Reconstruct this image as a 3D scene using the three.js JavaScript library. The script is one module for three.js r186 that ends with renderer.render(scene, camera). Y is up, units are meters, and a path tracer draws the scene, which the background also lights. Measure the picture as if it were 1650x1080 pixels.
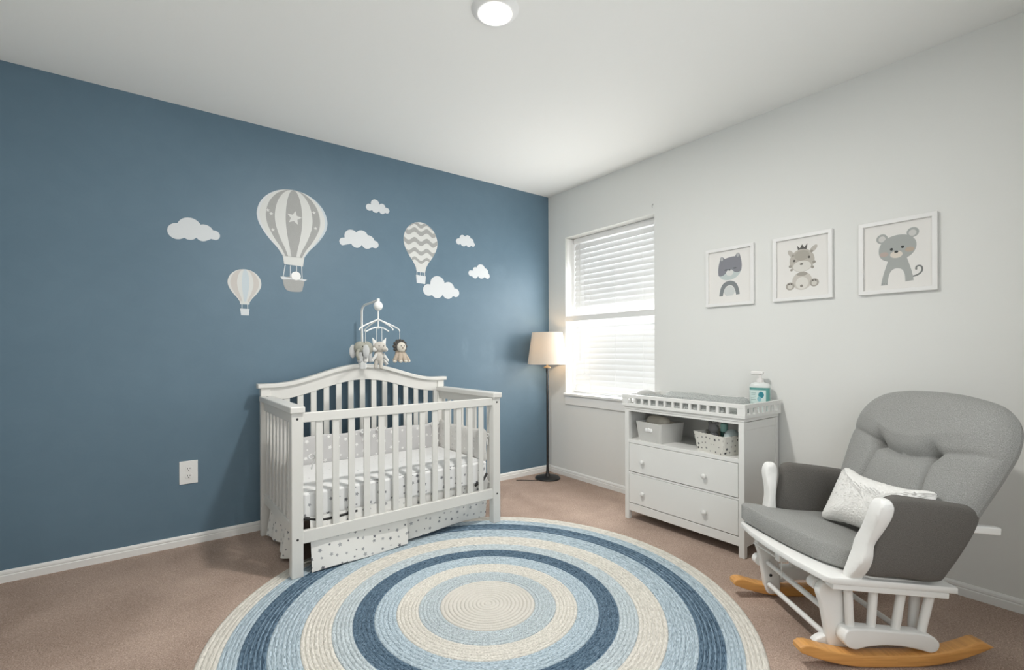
import * as THREE from 'three';
import { RoundedBoxGeometry } from 'three/addons/geometries/RoundedBoxGeometry.js';
import { mergeGeometries, toCreasedNormals } from 'three/addons/utils/BufferGeometryUtils.js';
import { ImprovedNoise } from 'three/addons/math/ImprovedNoise.js';
import { RectAreaLightUniformsLib } from 'three/addons/lights/RectAreaLightUniformsLib.js';

// ---------------------------------------------------------------- camera, sky, exposure
const scene = new THREE.Scene();
const ROOM = { x0: -3.66, z1: 3.62, h: 2.6 };           // corner of blue and white wall is the origin
const camera = new THREE.PerspectiveCamera(70.195, 1650 / 1080, 0.05, 100);
{
  const yaw = THREE.MathUtils.degToRad(36.879), roll = THREE.MathUtils.degToRad(-0.2);
  const F = new THREE.Vector3(Math.sin(yaw), 0, -Math.cos(yaw)), R = new THREE.Vector3(Math.cos(yaw), 0, Math.sin(yaw));
  camera.position.set(-3.0044, 1.1464, 3.4209);
  camera.up.set(0, Math.cos(roll), 0).addScaledVector(R, -Math.sin(roll));
  camera.lookAt(camera.position.clone().add(F));
  camera.setViewOffset(1650, 1080, 0, -24.8, 1650, 1080);   // shifted lens keeps verticals upright
  camera.updateProjectionMatrix();
}
scene.add(camera);
const renderer = new THREE.WebGLRenderer({ antialias: true });
renderer.toneMapping = THREE.LinearToneMapping;
renderer.toneMappingExposure = 1.27;
renderer.shadowMap.enabled = true;
renderer.shadowMap.type = THREE.PCFSoftShadowMap;
RectAreaLightUniformsLib.init();
scene.background = new THREE.Color(0.93, 0.97, 1.0);       // bright overcast sky beyond the windows
scene.backgroundIntensity = 2.6;
{ // daylight entering by the blind-covered window, just in front of the glowing slats
  const d = new THREE.RectAreaLight(new THREE.Color(1.0, 0.99, 0.965), 5.2, 0.9, 1.1);
  d.position.set(0.07, 1.33, 0.717); d.lookAt(-3, 1.33, 0.717); d.name = 'window_daylight'; scene.add(d);
}
{ // ceiling light, facing down just under its lens
  const d = new THREE.RectAreaLight(new THREE.Color(1, 0.975, 0.935), 600, 0.12, 0.12);
  d.position.set(-1.838, 2.556, 1.755); d.lookAt(-1.838, 0, 1.7551); d.name = 'ceiling_lamp_light'; scene.add(d);
}
const FLOOR_LAMP_POWER = 0.1;

// ---------------------------------------------------------------- helpers
const V = (x, y, z) => new THREE.Vector3(x, y, z);
const noise = new ImprovedNoise();
function rng(seed) { let s = seed >>> 0; return () => { s = (s + 0x6D2B79F5) | 0; let t = Math.imul(s ^ (s >>> 15), 1 | s); t = (t + Math.imul(t ^ (t >>> 7), 61 | t)) ^ t; return ((t ^ (t >>> 14)) >>> 0) / 4294967296; }; }
const used = {};
function numbered(n) { used[n] = (used[n] ?? -1) + 1; return used[n] ? n + '_' + String(used[n]).padStart(3, '0') : n; }
function shade(o) { o.castShadow = true; o.receiveShadow = true; return o; }
function part(name, geo, material, parent, label) {
  const g = Array.isArray(geo) ? merge(geo) : geo;
  const m = shade(new THREE.Mesh(g, material)); m.name = parent === scene ? numbered(name) : name;
  if (label) m.userData.label = label;
  parent.add(m); return m;
}
function thing(name, label, category, pos = [0, 0, 0], turn = 0, group) {
  const o = new THREE.Group(); o.name = numbered(name); scene.add(o);
  o.position.set(...pos); o.rotation.y = turn; o.userData = { label, category };
  if (group) o.userData.group = group;
  return o;
}
function struct(name, geo, material) { const m = part(name, geo, material, scene); m.userData.kind = 'structure'; return m; }
function structGroup(name) { const o = new THREE.Group(); o.name = name; o.userData.kind = 'structure'; scene.add(o); return o; }
function merge(list) {
  const gs = list.map((g) => { const q = g.index ? g.toNonIndexed() : g; for (const k of Object.keys(q.attributes)) if (!['position', 'normal', 'uv'].includes(k)) q.deleteAttribute(k); if (!q.attributes.uv) metricUV(q); return q; });
  return mergeGeometries(gs);
}
// uv in metres from the dominant direction of the normal
function metricUV(g) {
  const p = g.attributes.position, n = g.attributes.normal, uv = new Float32Array(p.count * 2);
  for (let i = 0; i < p.count; i++) {
    const a = Math.abs(n.getX(i)), b = Math.abs(n.getY(i)), c = Math.abs(n.getZ(i));
    const [u, v] = b >= a && b >= c ? [p.getX(i), p.getZ(i)] : a >= c ? [p.getZ(i), p.getY(i)] : [p.getX(i), p.getY(i)];
    uv[2 * i] = u; uv[2 * i + 1] = v;
  }
  g.setAttribute('uv', new THREE.BufferAttribute(uv, 2)); return g;
}
function box(x0, x1, y0, y1, z0, z1, r = 0.003, s = 2) {
  const w = x1 - x0, h = y1 - y0, d = z1 - z0;
  const g = r > 0 ? new RoundedBoxGeometry(w, h, d, s, Math.min(r, w / 2.01, h / 2.01, d / 2.01)) : new THREE.BoxGeometry(w, h, d);
  g.translate((x0 + x1) / 2, (y0 + y1) / 2, (z0 + z1) / 2);
  const q = g.index ? g.toNonIndexed() : g; return metricUV(q);
}
function rod(a, b, r0, r1 = r0, seg = 14) {
  const d = b.clone().sub(a), g = new THREE.CylinderGeometry(r1, r0, d.length(), seg);
  g.applyQuaternion(new THREE.Quaternion().setFromUnitVectors(V(0, 1, 0), d.clone().normalize()));
  g.translate((a.x + b.x) / 2, (a.y + b.y) / 2, (a.z + b.z) / 2); return g;
}
function tube(pts, r, seg = 40, rad = 10) { return new THREE.TubeGeometry(new THREE.CatmullRomCurve3(pts, false, 'centripetal'), seg, r, rad); }
function ball(x, y, z, rx, ry = rx, rz = rx, seg = 20) { const g = new THREE.SphereGeometry(1, seg, Math.round(seg * 0.7)); g.scale(rx, ry, rz); g.computeVertexNormals(); g.translate(x, y, z); return g; }
function lathe(pts, x = 0, y = 0, z = 0, seg = 48) { const g = new THREE.LatheGeometry(pts.map((p) => new THREE.Vector2(...p)), seg); g.translate(x, y, z); return g; }
function shapeOf(pts) { const s = new THREE.Shape(); pts.forEach((p, i) => (i ? s.lineTo(...p) : s.moveTo(...p))); s.closePath(); return s; }
function smooth(pts, n = 80, closed = true) { return new THREE.CatmullRomCurve3(pts.map((p) => V(p[0], p[1], 0)), closed, 'centripetal').getPoints(n).slice(0, closed ? n : n + 1).map((p) => [p.x, p.y]); }
function plate(pts, depth, bevel = 0.003, seg = 2) {       // extruded outline in xy, centred on z = 0
  const g = new THREE.ExtrudeGeometry(shapeOf(pts), { depth: Math.max(1e-4, depth - 2 * bevel), bevelEnabled: bevel > 0, bevelThickness: bevel, bevelSize: bevel, bevelOffset: -bevel, bevelSegments: seg, curveSegments: 8, steps: 1 });
  g.translate(0, 0, -depth / 2 + bevel); return g;
}
function loft(rings, caps = true) {                       // rings of equal length, closed around
  const n = rings[0].length, pos = [], idx = [];
  rings.forEach((r) => r.forEach((p) => pos.push(p.x, p.y, p.z)));
  for (let i = 0; i < rings.length - 1; i++) for (let j = 0; j < n; j++) {
    const a = i * n + j, b = i * n + (j + 1) % n, c = a + n, d = b + n; idx.push(a, b, d, a, d, c);
  }
  if (caps) for (const [k, flip] of [[0, true], [rings.length - 1, false]]) {
    const c = rings[k].reduce((s, p) => s.add(p), V(0, 0, 0)).divideScalar(n), ci = pos.length / 3; pos.push(c.x, c.y, c.z);
    for (let j = 0; j < n; j++) { const a = k * n + j, b = k * n + (j + 1) % n; flip ? idx.push(ci, b, a) : idx.push(ci, a, b); }
  }
  const g = new THREE.BufferGeometry(); g.setAttribute('position', new THREE.Float32BufferAttribute(pos, 3)); g.setIndex(idx); g.computeVertexNormals();
  return g;
}
function creased(g, a = 0.6) { const q = toCreasedNormals(g, a); return metricUV(q); }
// soft pad over a closed outline (xy plane): front goes to +z, back to -z; shape(r, x, y, side) gives the height
function pad(outline, centre, rings, height, edge = 0) {
  const n = outline.length, pos = [], idx = [], [cx, cy] = centre, rows = [];
  const row = (r, side) => { const at = pos.length / 3; outline.forEach(([x, y]) => { const px = cx + (x - cx) * r, py = cy + (y - cy) * r; pos.push(px, py, height(r, px, py, side)); }); rows.push(at); };
  for (let i = 1; i <= rings; i++) row(Math.pow(i / rings, 0.8), 1);
  for (let i = rings; i >= 1; i--) row(Math.pow(i / rings, 0.8), -1);
  for (let k = 0; k < rows.length - 1; k++) for (let j = 0; j < n; j++) { const a = rows[k] + j, b = rows[k] + (j + 1) % n, c = rows[k + 1] + j, d = rows[k + 1] + (j + 1) % n; idx.push(a, c, d, a, d, b); }
  for (const [k, side] of [[0, 1], [rows.length - 1, -1]]) {
    const ci = pos.length / 3; pos.push(cx, cy, height(0, cx, cy, side));
    for (let j = 0; j < n; j++) { const a = rows[k] + j, b = rows[k] + (j + 1) % n; side > 0 ? idx.push(ci, a, b) : idx.push(ci, b, a); }
  }
  const g = new THREE.BufferGeometry(); g.setAttribute('position', new THREE.Float32BufferAttribute(pos, 3)); g.setIndex(idx); g.computeVertexNormals(); metricUV(g);
  return g;
}

// ---------------------------------------------------------------- materials
function pixels(w, h, fn, srgb = true, rep) {
  const d = new Uint8Array(w * h * 4);
  for (let y = 0; y < h; y++) for (let x = 0; x < w; x++) { const c = fn(x / w, y / h, x, y), i = 4 * (y * w + x); d[i] = c[0]; d[i + 1] = c[1]; d[i + 2] = c[2]; d[i + 3] = 255; }
  const t = new THREE.DataTexture(d, w, h); t.wrapS = t.wrapT = THREE.RepeatWrapping; t.magFilter = THREE.LinearFilter; t.minFilter = THREE.LinearMipmapLinearFilter; t.generateMipmaps = true;
  if (srgb) t.colorSpace = THREE.SRGBColorSpace;
  if (rep) t.repeat.set(...rep);
  t.needsUpdate = true; return t;
}
const std = (o) => new THREE.MeshStandardMaterial(o);
const phys = (o) => new THREE.MeshPhysicalMaterial(o);
const wrapN = (u, v, k, z = 0) => {                       // noise that tiles over [0,1)
  const s = (a, b) => noise.noise(a * k, b * k, z), fu = u, fv = v;
  return (1 - fu) * (1 - fv) * s(u, v) + fu * (1 - fv) * s(u - 1, v) + (1 - fu) * fv * s(u, v - 1) + fu * fv * s(u - 1, v - 1);
};
const r0 = rng(7);
const grain = pixels(256, 256, () => { const g = 90 + 130 * r0(); return [g, g, g]; }, false);
const peel = pixels(512, 512, (u, v) => { const g = 128 + 70 * wrapN(u, v, 34) + 45 * wrapN(u, v, 70, 3); return [g, g, g]; }, false, [1.2, 1.2]);
const ceilBump = pixels(512, 512, (u, v) => { const g = 128 + 90 * wrapN(u, v, 22, 5) + 50 * wrapN(u, v, 50, 9); return [g, g, g]; }, false, [1, 1]);
const weaveMap = pixels(256, 256, (u, v, x, y) => { const g = 200 + 40 * r0() + 40 * noise.noise(x * 0.37, y * 0.37, 3); return [g, g, g].map((q) => Math.min(255, q)); }, true, [4, 4]);
const weaveBump = pixels(128, 128, (u, v, x, y) => { const g = 120 + 60 * Math.sin(x * Math.PI / 2) * Math.sin(y * Math.PI / 2) + 60 * (r0() - 0.5); return [g, g, g]; }, false, [14, 14]);

const wallWhite = std({ color: new THREE.Color(0.77, 0.775, 0.75), roughness: 0.75, bumpMap: peel, bumpScale: 0.0005 });
const ceilWhite = std({ color: new THREE.Color(0.89, 0.89, 0.865), roughness: 0.9, bumpMap: ceilBump, bumpScale: 0.0008 });
const blueTex = pixels(1024, 768, (u, v) => {              // u 0..1 along the wall from its left end, v 0..1 upward, with faint wiped patches
  const x = ROOM.x0 + u * -ROOM.x0, y = v * ROOM.h;
  let k = 3 * noise.noise(u * 9, v * 7, 1) + 2 * noise.noise(u * 40, v * 30, 2);
  for (const [px, py, rx, ry, a] of [[-0.93, 1.17, 0.035, 0.09, 9], [-0.74, 1.14, 0.05, 0.07, 6], [-0.66, 1.13, 0.035, 0.1, 9], [-0.56, 1.0, 0.06, 0.07, 7], [-0.72, 0.98, 0.1, 0.05, 4], [-0.58, 1.83, 0.08, 0.08, 6], [-0.42, 1.02, 0.05, 0.05, 4]]) {
    const d = ((x - px) / rx) ** 2 + ((y - py) / ry) ** 2; k += a * Math.exp(-d * d) * (0.7 + 0.5 * noise.noise(x * 50, y * 30, 4));
  }
  return [97 + k, 122 + k, 139 + k];
});
blueTex.wrapS = blueTex.wrapT = THREE.ClampToEdgeWrapping;
const wallBlue = std({ map: blueTex, roughness: 0.5, bumpMap: peel.clone(), bumpScale: 0.0004 });
wallBlue.bumpMap.repeat.set(5, 4); wallBlue.bumpMap.needsUpdate = true;
const trimWhite = std({ color: new THREE.Color(0.83, 0.83, 0.81), roughness: 0.4 });
const carpetR = rng(11);
const carpetTex = pixels(2048, 2048, (u, v) => {           // trodden, brushed patches and short fibres
  const x = u * 3.66, z = v * 3.62;
  const wx = x + 0.15 * noise.noise(x * 2, z * 2, 8), wz = z + 0.15 * noise.noise(x * 2, z * 2, 12);
  const patch = 20 * noise.noise(wx * 1.7, wz * 1.1, 3) + 20 * noise.noise(wx * 3.4, wz * 2.2, 6) + 7 * noise.noise(wx * 8, wz * 8, 1);
  const f = 52 * (carpetR() - 0.5) + 26 * noise.noise(x * 210, z * 210, 2);
  const k = patch + f; return [176 + k, 154 + k * 0.97, 140 + k * 0.94].map((q) => Math.max(0, Math.min(255, q)));
});
const carpetBump = pixels(512, 512, (u, v) => { const g = 110 + 70 * wrapN(u, v, 75, 2) + 90 * (carpetR() - 0.5); return [g, g, g]; }, false, [6, 6]);
const carpet = std({ map: carpetTex, roughness: 1, bumpMap: carpetBump, bumpScale: 0.006 });
const crib = std({ color: new THREE.Color(0.70, 0.692, 0.66), roughness: 0.38 });
const tableWhite = std({ color: new THREE.Color(0.76, 0.76, 0.735), roughness: 0.4 });
const chairWhite = std({ color: new THREE.Color(0.85, 0.845, 0.82), roughness: 0.35 });
const pure = std({ color: new THREE.Color(0.85, 0.85, 0.84), roughness: 0.45 });
const dark = std({ color: new THREE.Color(0.012, 0.011, 0.01), roughness: 0.42 });
const darkMetal = std({ color: new THREE.Color(0.05, 0.05, 0.05), roughness: 0.4, metalness: 0.7 });
const wood = std({ roughness: 0.42, map: pixels(512, 128, (u, v) => { const q = noise.noise(u * 3, v * 26, 1) + 0.5 * noise.noise(u * 7, v * 70, 4); const k = 15 * q + 5 * (r0() - 0.5); return [214 + k, 156 + k, 88 + k * 0.8]; }, true, [2, 6]) });
const greyFabric = phys({ color: new THREE.Color(0.43, 0.432, 0.415), map: weaveMap, roughness: 0.95, bumpMap: weaveBump, bumpScale: 0.0006, sheen: 0.35, sheenColor: new THREE.Color(0.5, 0.5, 0.48), sheenRoughness: 0.6 });
const armFabric = phys({ color: new THREE.Color(0.19, 0.178, 0.162), map: weaveMap, roughness: 0.97, bumpMap: weaveBump, bumpScale: 0.0006, sheen: 0.25, sheenColor: new THREE.Color(0.5, 0.47, 0.44), sheenRoughness: 0.6 });
const fleece = std({ color: new THREE.Color(0.84, 0.83, 0.80), roughness: 1, bumpMap: grain, bumpScale: 0.003 }); fleece.bumpMap = grain.clone(); fleece.bumpMap.repeat.set(2.2, 2.2); fleece.bumpMap.needsUpdate = true;
// printed cottons: scattered little stars and dots
function print(seed, base, inks, count, size, px = 512) {
  const c = document.createElement('canvas'); c.width = c.height = px; const q = c.getContext('2d'), r = rng(seed);
  q.fillStyle = base; q.fillRect(0, 0, px, px);
  const cells = Math.round(Math.sqrt(count));
  for (let i = 0; i < cells; i++) for (let j = 0; j < cells; j++) {
    const x = (i + 0.2 + 0.6 * r()) / cells * px, y = (j + 0.2 + 0.6 * r()) / cells * px, s = size * px * (0.45 + 0.75 * r()), a = r() * 6;
    q.fillStyle = inks[Math.floor(r() * inks.length)];
    for (const dx of [-px, 0, px]) for (const dy of [-px, 0, px]) {
      q.beginPath();
      if (r() < 2) for (let k = 0; k < 10; k++) { const rad = k % 2 ? s * 0.5 : s; q.lineTo(x + dx + rad * Math.cos(a + k * Math.PI / 5), y + dy + rad * Math.sin(a + k * Math.PI / 5)); }
      q.closePath(); q.fill();
    }
  }
  const t = new THREE.CanvasTexture(c); t.colorSpace = THREE.SRGBColorSpace; t.wrapS = t.wrapT = THREE.RepeatWrapping; return t;
}
const rep = (t, a, b = a) => { t.repeat.set(a, b); return t; };
const dotted = std({ map: rep(print(3, '#e6e5e1', ['#7d7f83', '#989a9c', '#6d6f74', '#a9aaab'], 81, 0.026), 2.3), roughness: 0.95 });
const sheet = std({ map: rep(print(4, '#e9e9e8', ['#85868a', '#9b9c9e', '#6f7176'], 81, 0.026), 2.1), roughness: 0.95 });
const sheetTop = std({ map: rep(print(9, '#ebebea', ['#c7c8ca', '#b9babd'], 36, 0.012), 2.0), roughness: 0.95 });
const bumperGrey = std({ map: rep(print(5, '#c9c8c8', ['#efefed', '#e8e8e6'], 36, 0.034), 2.6), roughness: 0.95 });
const bumperPale = std({ map: rep(print(6, '#dcdad6', ['#efeeeb', '#c9c7c4'], 81, 0.03), 2.6), roughness: 0.95 });

// ---------------------------------------------------------------- room
{
  const { x0, z1, h } = ROOM, T = 0.22;
  const fl = new THREE.BoxGeometry(-x0 + 2 * T, 0.2, z1 + 2 * T); fl.translate(x0 / 2, -0.1, z1 / 2);
  const uvw = (g, f) => { const p = g.attributes.position, uv = g.attributes.uv; for (let i = 0; i < p.count; i++) uv.setXY(i, ...f(p.getX(i), p.getY(i), p.getZ(i))); return g; };
  struct('floor', uvw(fl, (x, y, z) => [(x - x0) / 3.66, z / 3.62]), carpet);
  struct('ceiling', box(x0 - T, T, h, h + 0.2, -T, z1 + T, 0), ceilWhite);
  const wb = new THREE.BoxGeometry(-x0, h, T); wb.translate(x0 / 2, h / 2, -T / 2);
  struct('wall_back', uvw(wb, (x, y) => [(x - x0) / -x0, y / h]), wallBlue);
  // white wall with the window opening cut out
  const W = { z0: 0.234, z1: 1.2, y0: 0.735, y1: 2.172 };
  struct('wall_right', [box(0, T, 0, W.y0, -T, z1 + T, 0), box(0, T, W.y1, h, -T, z1 + T, 0), box(0, T, W.y0, W.y1, -T, W.z0, 0), box(0, T, W.y0, W.y1, W.z1, z1 + T, 0)], wallWhite);
  struct('wall_left', box(x0 - T, x0, 0, h, -T, z1 + T, 0), wallWhite);
  const W2 = { x0: -3.1, x1: -1.1, y0: 0.75, y1: 2.15 };           // wide window behind the camera
  struct('wall_front', [box(x0, 0, 0, W2.y0, z1, z1 + T, 0), box(x0, 0, W2.y1, h, z1, z1 + T, 0), box(x0, W2.x0, W2.y0, W2.y1, z1, z1 + T, 0), box(W2.x1, 0, W2.y0, W2.y1, z1, z1 + T, 0)], wallWhite);
  // baseboards: flat board, groove and rounded cap
  const prof = [[0, 0], [0.012, 0], [0.012, 0.034], [0.0085, 0.037], [0.0085, 0.04], [0.0105, 0.043], [0.009, 0.052], [0.004, 0.06], [0, 0.06]];
  const skirtBoard = (len) => { const g = new THREE.ExtrudeGeometry(shapeOf(prof), { depth: len, bevelEnabled: false }); return g; };
  const bb = skirtBoard(-x0); bb.rotateY(-Math.PI / 2); bb.translate(0, 0, 0);      // profile depth now runs along -x, thickness along +z
  struct('baseboard_back', bb, trimWhite);
  const br = skirtBoard(z1); br.applyMatrix4(new THREE.Matrix4().makeScale(-1, 1, 1)); { const ix = br.toNonIndexed ? (br.index ? br.toNonIndexed() : br) : br; const p = ix.attributes.position.array; for (let i = 0; i < p.length; i += 9) for (let k = 0; k < 3; k++) { const t = p[i + 3 + k]; p[i + 3 + k] = p[i + 6 + k]; p[i + 6 + k] = t; } ix.computeVertexNormals(); struct('baseboard_right', ix, trimWhite); }

  // window: vinyl frame with two sashes at the outer face, deep white reveal, stool and apron
  const w = structGroup('window_1');
  const fx0 = 0.17, fx1 = 0.215, zc = (W.z0 + W.z1) / 2, ym = 1.43;
  part('window_frame', [box(fx0, fx1, W.y0, W.y0 + 0.04, W.z0, W.z1), box(fx0, fx1, W.y1 - 0.04, W.y1, W.z0, W.z1), box(fx0, fx1, W.y0, W.y1, W.z0, W.z0 + 0.04), box(fx0, fx1, W.y0, W.y1, W.z1 - 0.04, W.z1)], pure, w);
  part('meeting_rail', box(fx0, fx1, ym - 0.02, ym + 0.02, W.z0 + 0.04, W.z1 - 0.04), pure, w);
  const glass = phys({ color: 0xffffff, roughness: 0.0, transmission: 1, thickness: 0, ior: 1.5 });
  const w2 = structGroup('window_2'), xm = (W2.x0 + W2.x1) / 2;
  part('window_frame', [box(W2.x0, W2.x1, W2.y0, W2.y0 + 0.04, z1 + 0.15, z1 + 0.2), box(W2.x0, W2.x1, W2.y1 - 0.04, W2.y1, z1 + 0.15, z1 + 0.2), box(W2.x0, W2.x0 + 0.04, W2.y0, W2.y1, z1 + 0.15, z1 + 0.2), box(W2.x1 - 0.04, W2.x1, W2.y0, W2.y1, z1 + 0.15, z1 + 0.2), box(xm - 0.02, xm + 0.02, W2.y0, W2.y1, z1 + 0.15, z1 + 0.2)], pure, w2);
  for (const [a, b] of [[W2.x0 + 0.04, xm - 0.02], [xm + 0.02, W2.x1 - 0.04]]) part('window_pane', box(a, b, W2.y0 + 0.04, W2.y1 - 0.04, z1 + 0.17, z1 + 0.174, 0), glass, w2);
  part('window_pane', box(0.19, 0.194, ym + 0.02, W.y1 - 0.04, W.z0 + 0.04, W.z1 - 0.04, 0), glass, w);
  part('window_pane', box(0.19, 0.194, W.y0 + 0.04, ym - 0.02, W.z0 + 0.04, W.z1 - 0.04, 0), glass, w);
  part('mid_rail', box(0.004, 0.034, 1.405, 1.456, W.z0 + 0.001, W.z1 - 0.001, 0.004), trimWhite, w);
  part('window_jamb', [box(0.012, 0.11, W.y0 + 0.01, W.y1 - 0.01, W.z0 + 0.0005, W.z0 + 0.007, 0.002)], trimWhite, w);
  part('window_sill', box(-0.028, 0.16, 0.735, 0.757, W.z0 - 0.012, W.z1 + 0.012, 0.006), trimWhite, w);
  part('window_apron', box(-0.013, -0.0005, 0.655, 0.735, W.z0 + 0.0, W.z1, 0.004), trimWhite, w);
}
const WIN = { z0: 0.243, z1: 1.192 };
{ // venetian blind hung deep in the reveal
  const b = thing('window_blind', 'white slatted window blind, lowered and glowing with daylight', 'window blind', [0.115, 0, 0]);
  const slatMat = phys({ color: new THREE.Color(0.86, 0.86, 0.85), roughness: 0.7, transmission: 0.2, thickness: 0 });
  part('head_rail', box(-0.022, 0.022, 2.125, 2.17, WIN.z0, WIN.z1, 0.004), pure, b);
  part('bottom_rail', box(-0.02, 0.02, 0.765, 0.782, WIN.z0, WIN.z1, 0.005), pure, b);
  // one curved slat, shared by all
  const prof = []; for (let i = 0; i <= 6; i++) { const t = i / 6 - 0.5; prof.push([t * 0.053, 0.003 * (1 - 4 * t * t)]); } for (let i = 6; i >= 0; i--) { const t = i / 6 - 0.5; prof.push([t * 0.053, 0.003 * (1 - 4 * t * t) - 0.0022]); }
  const slat = new THREE.ExtrudeGeometry(shapeOf(prof), { depth: WIN.z1 - WIN.z0 - 0.01, bevelEnabled: false }); slat.rotateZ(THREE.MathUtils.degToRad(71)); slat.translate(0, 0, WIN.z0 + 0.005);
  for (let y = 0.81; y < 2.12; y += 0.0475) { const s = part('slat', slat, slatMat, b); s.position.y = y; }
  for (const z of [0.45, 0.738, 1.025]) part('ladder_cord', [rod(V(-0.024, 0.77, z), V(-0.024, 2.13, z), 0.0012, 0.0012, 6)], pure, b);
  part('tilt_wand', rod(V(-0.032, 1.05, 0.33), V(-0.03, 2.12, 0.33), 0.004), std({ color: new THREE.Color(0.72, 0.72, 0.71), roughness: 0.3 }), b);
  part('lift_cord', [rod(V(-0.032, 0.95, 0.385), V(-0.03, 2.12, 0.385), 0.0016, 0.0016, 6), ball(-0.032, 0.94, 0.385, 0.006, 0.015, 0.006, 10)], pure, b);
}
{
  const hk = thing('wall_hook', 'tiny metal hook on the white wall above the window\'s right corner', 'hook', [0, 2.225, 1.19]);
  part('hook', [tube([V(-0.001, 0.015, 0), V(-0.01, 0.009, 0), V(-0.012, -0.004, 0), V(-0.007, -0.008, 0)], 0.0018, 16, 8), ball(-0.002, 0.015, 0, 0.003, 0.006, 0.004, 10)], std({ color: new THREE.Color(0.45, 0.45, 0.44), roughness: 0.4 }), hk);
}

// ---------------------------------------------------------------- ceiling light
{
  const c = thing('ceiling_light', 'round white flush ceiling light with a glowing lens', 'ceiling light', [-1.838, ROOM.h, 1.755]);
  part('trim_ring', lathe([[0.066, -0.012], [0.07, -0.02], [0.08, -0.02], [0.094, -0.01], [0.101, -0.002], [0.101, 0.0]]), pure, c);
  part('lens', lathe([[0.0001, -0.034], [0.03, -0.033], [0.054, -0.029], [0.065, -0.021], [0.068, -0.012]].reverse()), std({ color: 0xffffff, emissive: new THREE.Color(1, 0.97, 0.9), emissiveIntensity: 6, roughness: 0.5 }), c);
}

// ---------------------------------------------------------------- decals on the blue wall
const vinyl = std({ color: new THREE.Color(0.66, 0.69, 0.71), roughness: 0.55 });
const vWhite = std({ color: new THREE.Color(0.66, 0.67, 0.65), roughness: 0.55 });
const vGrey = std({ color: new THREE.Color(0.42, 0.425, 0.415), roughness: 0.6, map: pixels(128, 128, () => { const g = 228 + 26 * r0(); return [g, g, g]; }, true, [8, 8]) });
const vGreyDark = std({ color: new THREE.Color(0.36, 0.38, 0.385), roughness: 0.6 });
const vBlue = std({ color: new THREE.Color(0.55, 0.62, 0.66), roughness: 0.6 });
const vBeige = std({ color: new THREE.Color(0.58, 0.55, 0.52), roughness: 0.6 });
const film = (pts, t = 0.0012, z = 0.0002) => { const g = new THREE.ExtrudeGeometry(shapeOf(pts), { depth: t, bevelEnabled: false }); g.translate(0, 0, z); return g; };
function cloud(x, y, circles, label) {                      // outline of a union of discs, seen from the middle
  const pts = [];
  for (let k = 0; k < 160; k++) {
    const a = k / 160 * 2 * Math.PI, dx = Math.cos(a), dy = Math.sin(a); let best = 0.01;
    for (const [cx, cy, r] of circles) { const b = dx * cx + dy * cy, q = b * b - (cx * cx + cy * cy - r * r); if (q > 0) best = Math.max(best, b + Math.sqrt(q)); }
    pts.push([dx * best / 1000, dy * best / 1000]);
  }
  const c = thing('cloud_decal', label, 'wall decal', [x, y, 0]); part('cloud', film(pts), vinyl, c);
}
cloud(-2.8, 1.859, [[-95, -5, 47], [-34, 22, 62], [40, 7, 48], [92, -3, 29], [-34, -11, 37], [31, -11, 36]], 'white cloud decal farthest left on the blue wall, left of the big striped balloon');
cloud(-1.671, 2.205, [[-70, -6, 25], [-26, 27, 32], [28, 12, 25], [63, -8, 21], [-23, -10, 28], [28, -15, 24]], 'highest small white cloud decal between the two large balloons');
cloud(-1.806, 1.943, [[-124, -21, 28], [-67, 23, 49], [8, 30, 48], [59, 3, 46], [107, -12, 27], [-30, -13, 40], [46, -11, 40]], 'white cloud decal with two humps just right of the big striped balloon');
cloud(-0.911, 2.058, [[-74, -8, 26], [-37, 22, 29], [12, 26, 29], [44, 6, 27], [63, -16, 19], [-29, -14, 29], [21, -15, 27]], 'small white cloud decal to the upper right of the zigzag balloon');
cloud(-0.783, 1.808, [[-85, -10, 25], [-39, 19, 27], [15, 32, 43], [54, 8, 38], [81, -19, 24], [-45, -19, 31], [19, -10, 37]], 'small white cloud decal farthest right on the blue wall');
cloud(-1.138, 1.637, [[-127, -9, 46], [-45, 43, 65], [54, 14, 54], [119, -15, 36], [-50, -17, 53], [49, -17, 52]], 'large white cloud decal beside the basket of the zigzag balloon');
const envelope = (() => {                                   // half-width of a balloon against depth below its crown
  const c = new THREE.CatmullRomCurve3([[0, 0], [0.008, 0.16], [0.03, 0.36], [0.07, 0.54], [0.13, 0.71], [0.22, 0.87], [0.32, 0.965], [0.42, 1], [0.53, 0.965], [0.66, 0.83], [0.78, 0.65], [0.89, 0.45], [1, 0.30]].map(([t, w]) => V(t, w, 0)), false, 'centripetal').getPoints(80);
  return c.map((p) => [p.x, p.y]);
})();
const widthAt = (t) => { for (let i = 1; i < envelope.length; i++) if (t <= envelope[i][0]) { const [a, wa] = envelope[i - 1], [b, wb] = envelope[i]; return wa + (wb - wa) * (t - a) / Math.max(1e-6, b - a); } return 0.3; };
const strip = (s0, s1, W, H) => [...envelope.map(([t, w]) => [s0 * w * W, -t * H]), ...envelope.slice().reverse().map(([t, w]) => [s1 * w * W, -t * H])];
const star = (x, y, r, a = 0.1) => Array.from({ length: 10 }, (_, k) => { const q = k % 2 ? r * 0.45 : r, b = Math.PI / 2 + a + k * Math.PI / 5; return [x + q * Math.cos(b), y + q * Math.sin(b)]; });
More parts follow.
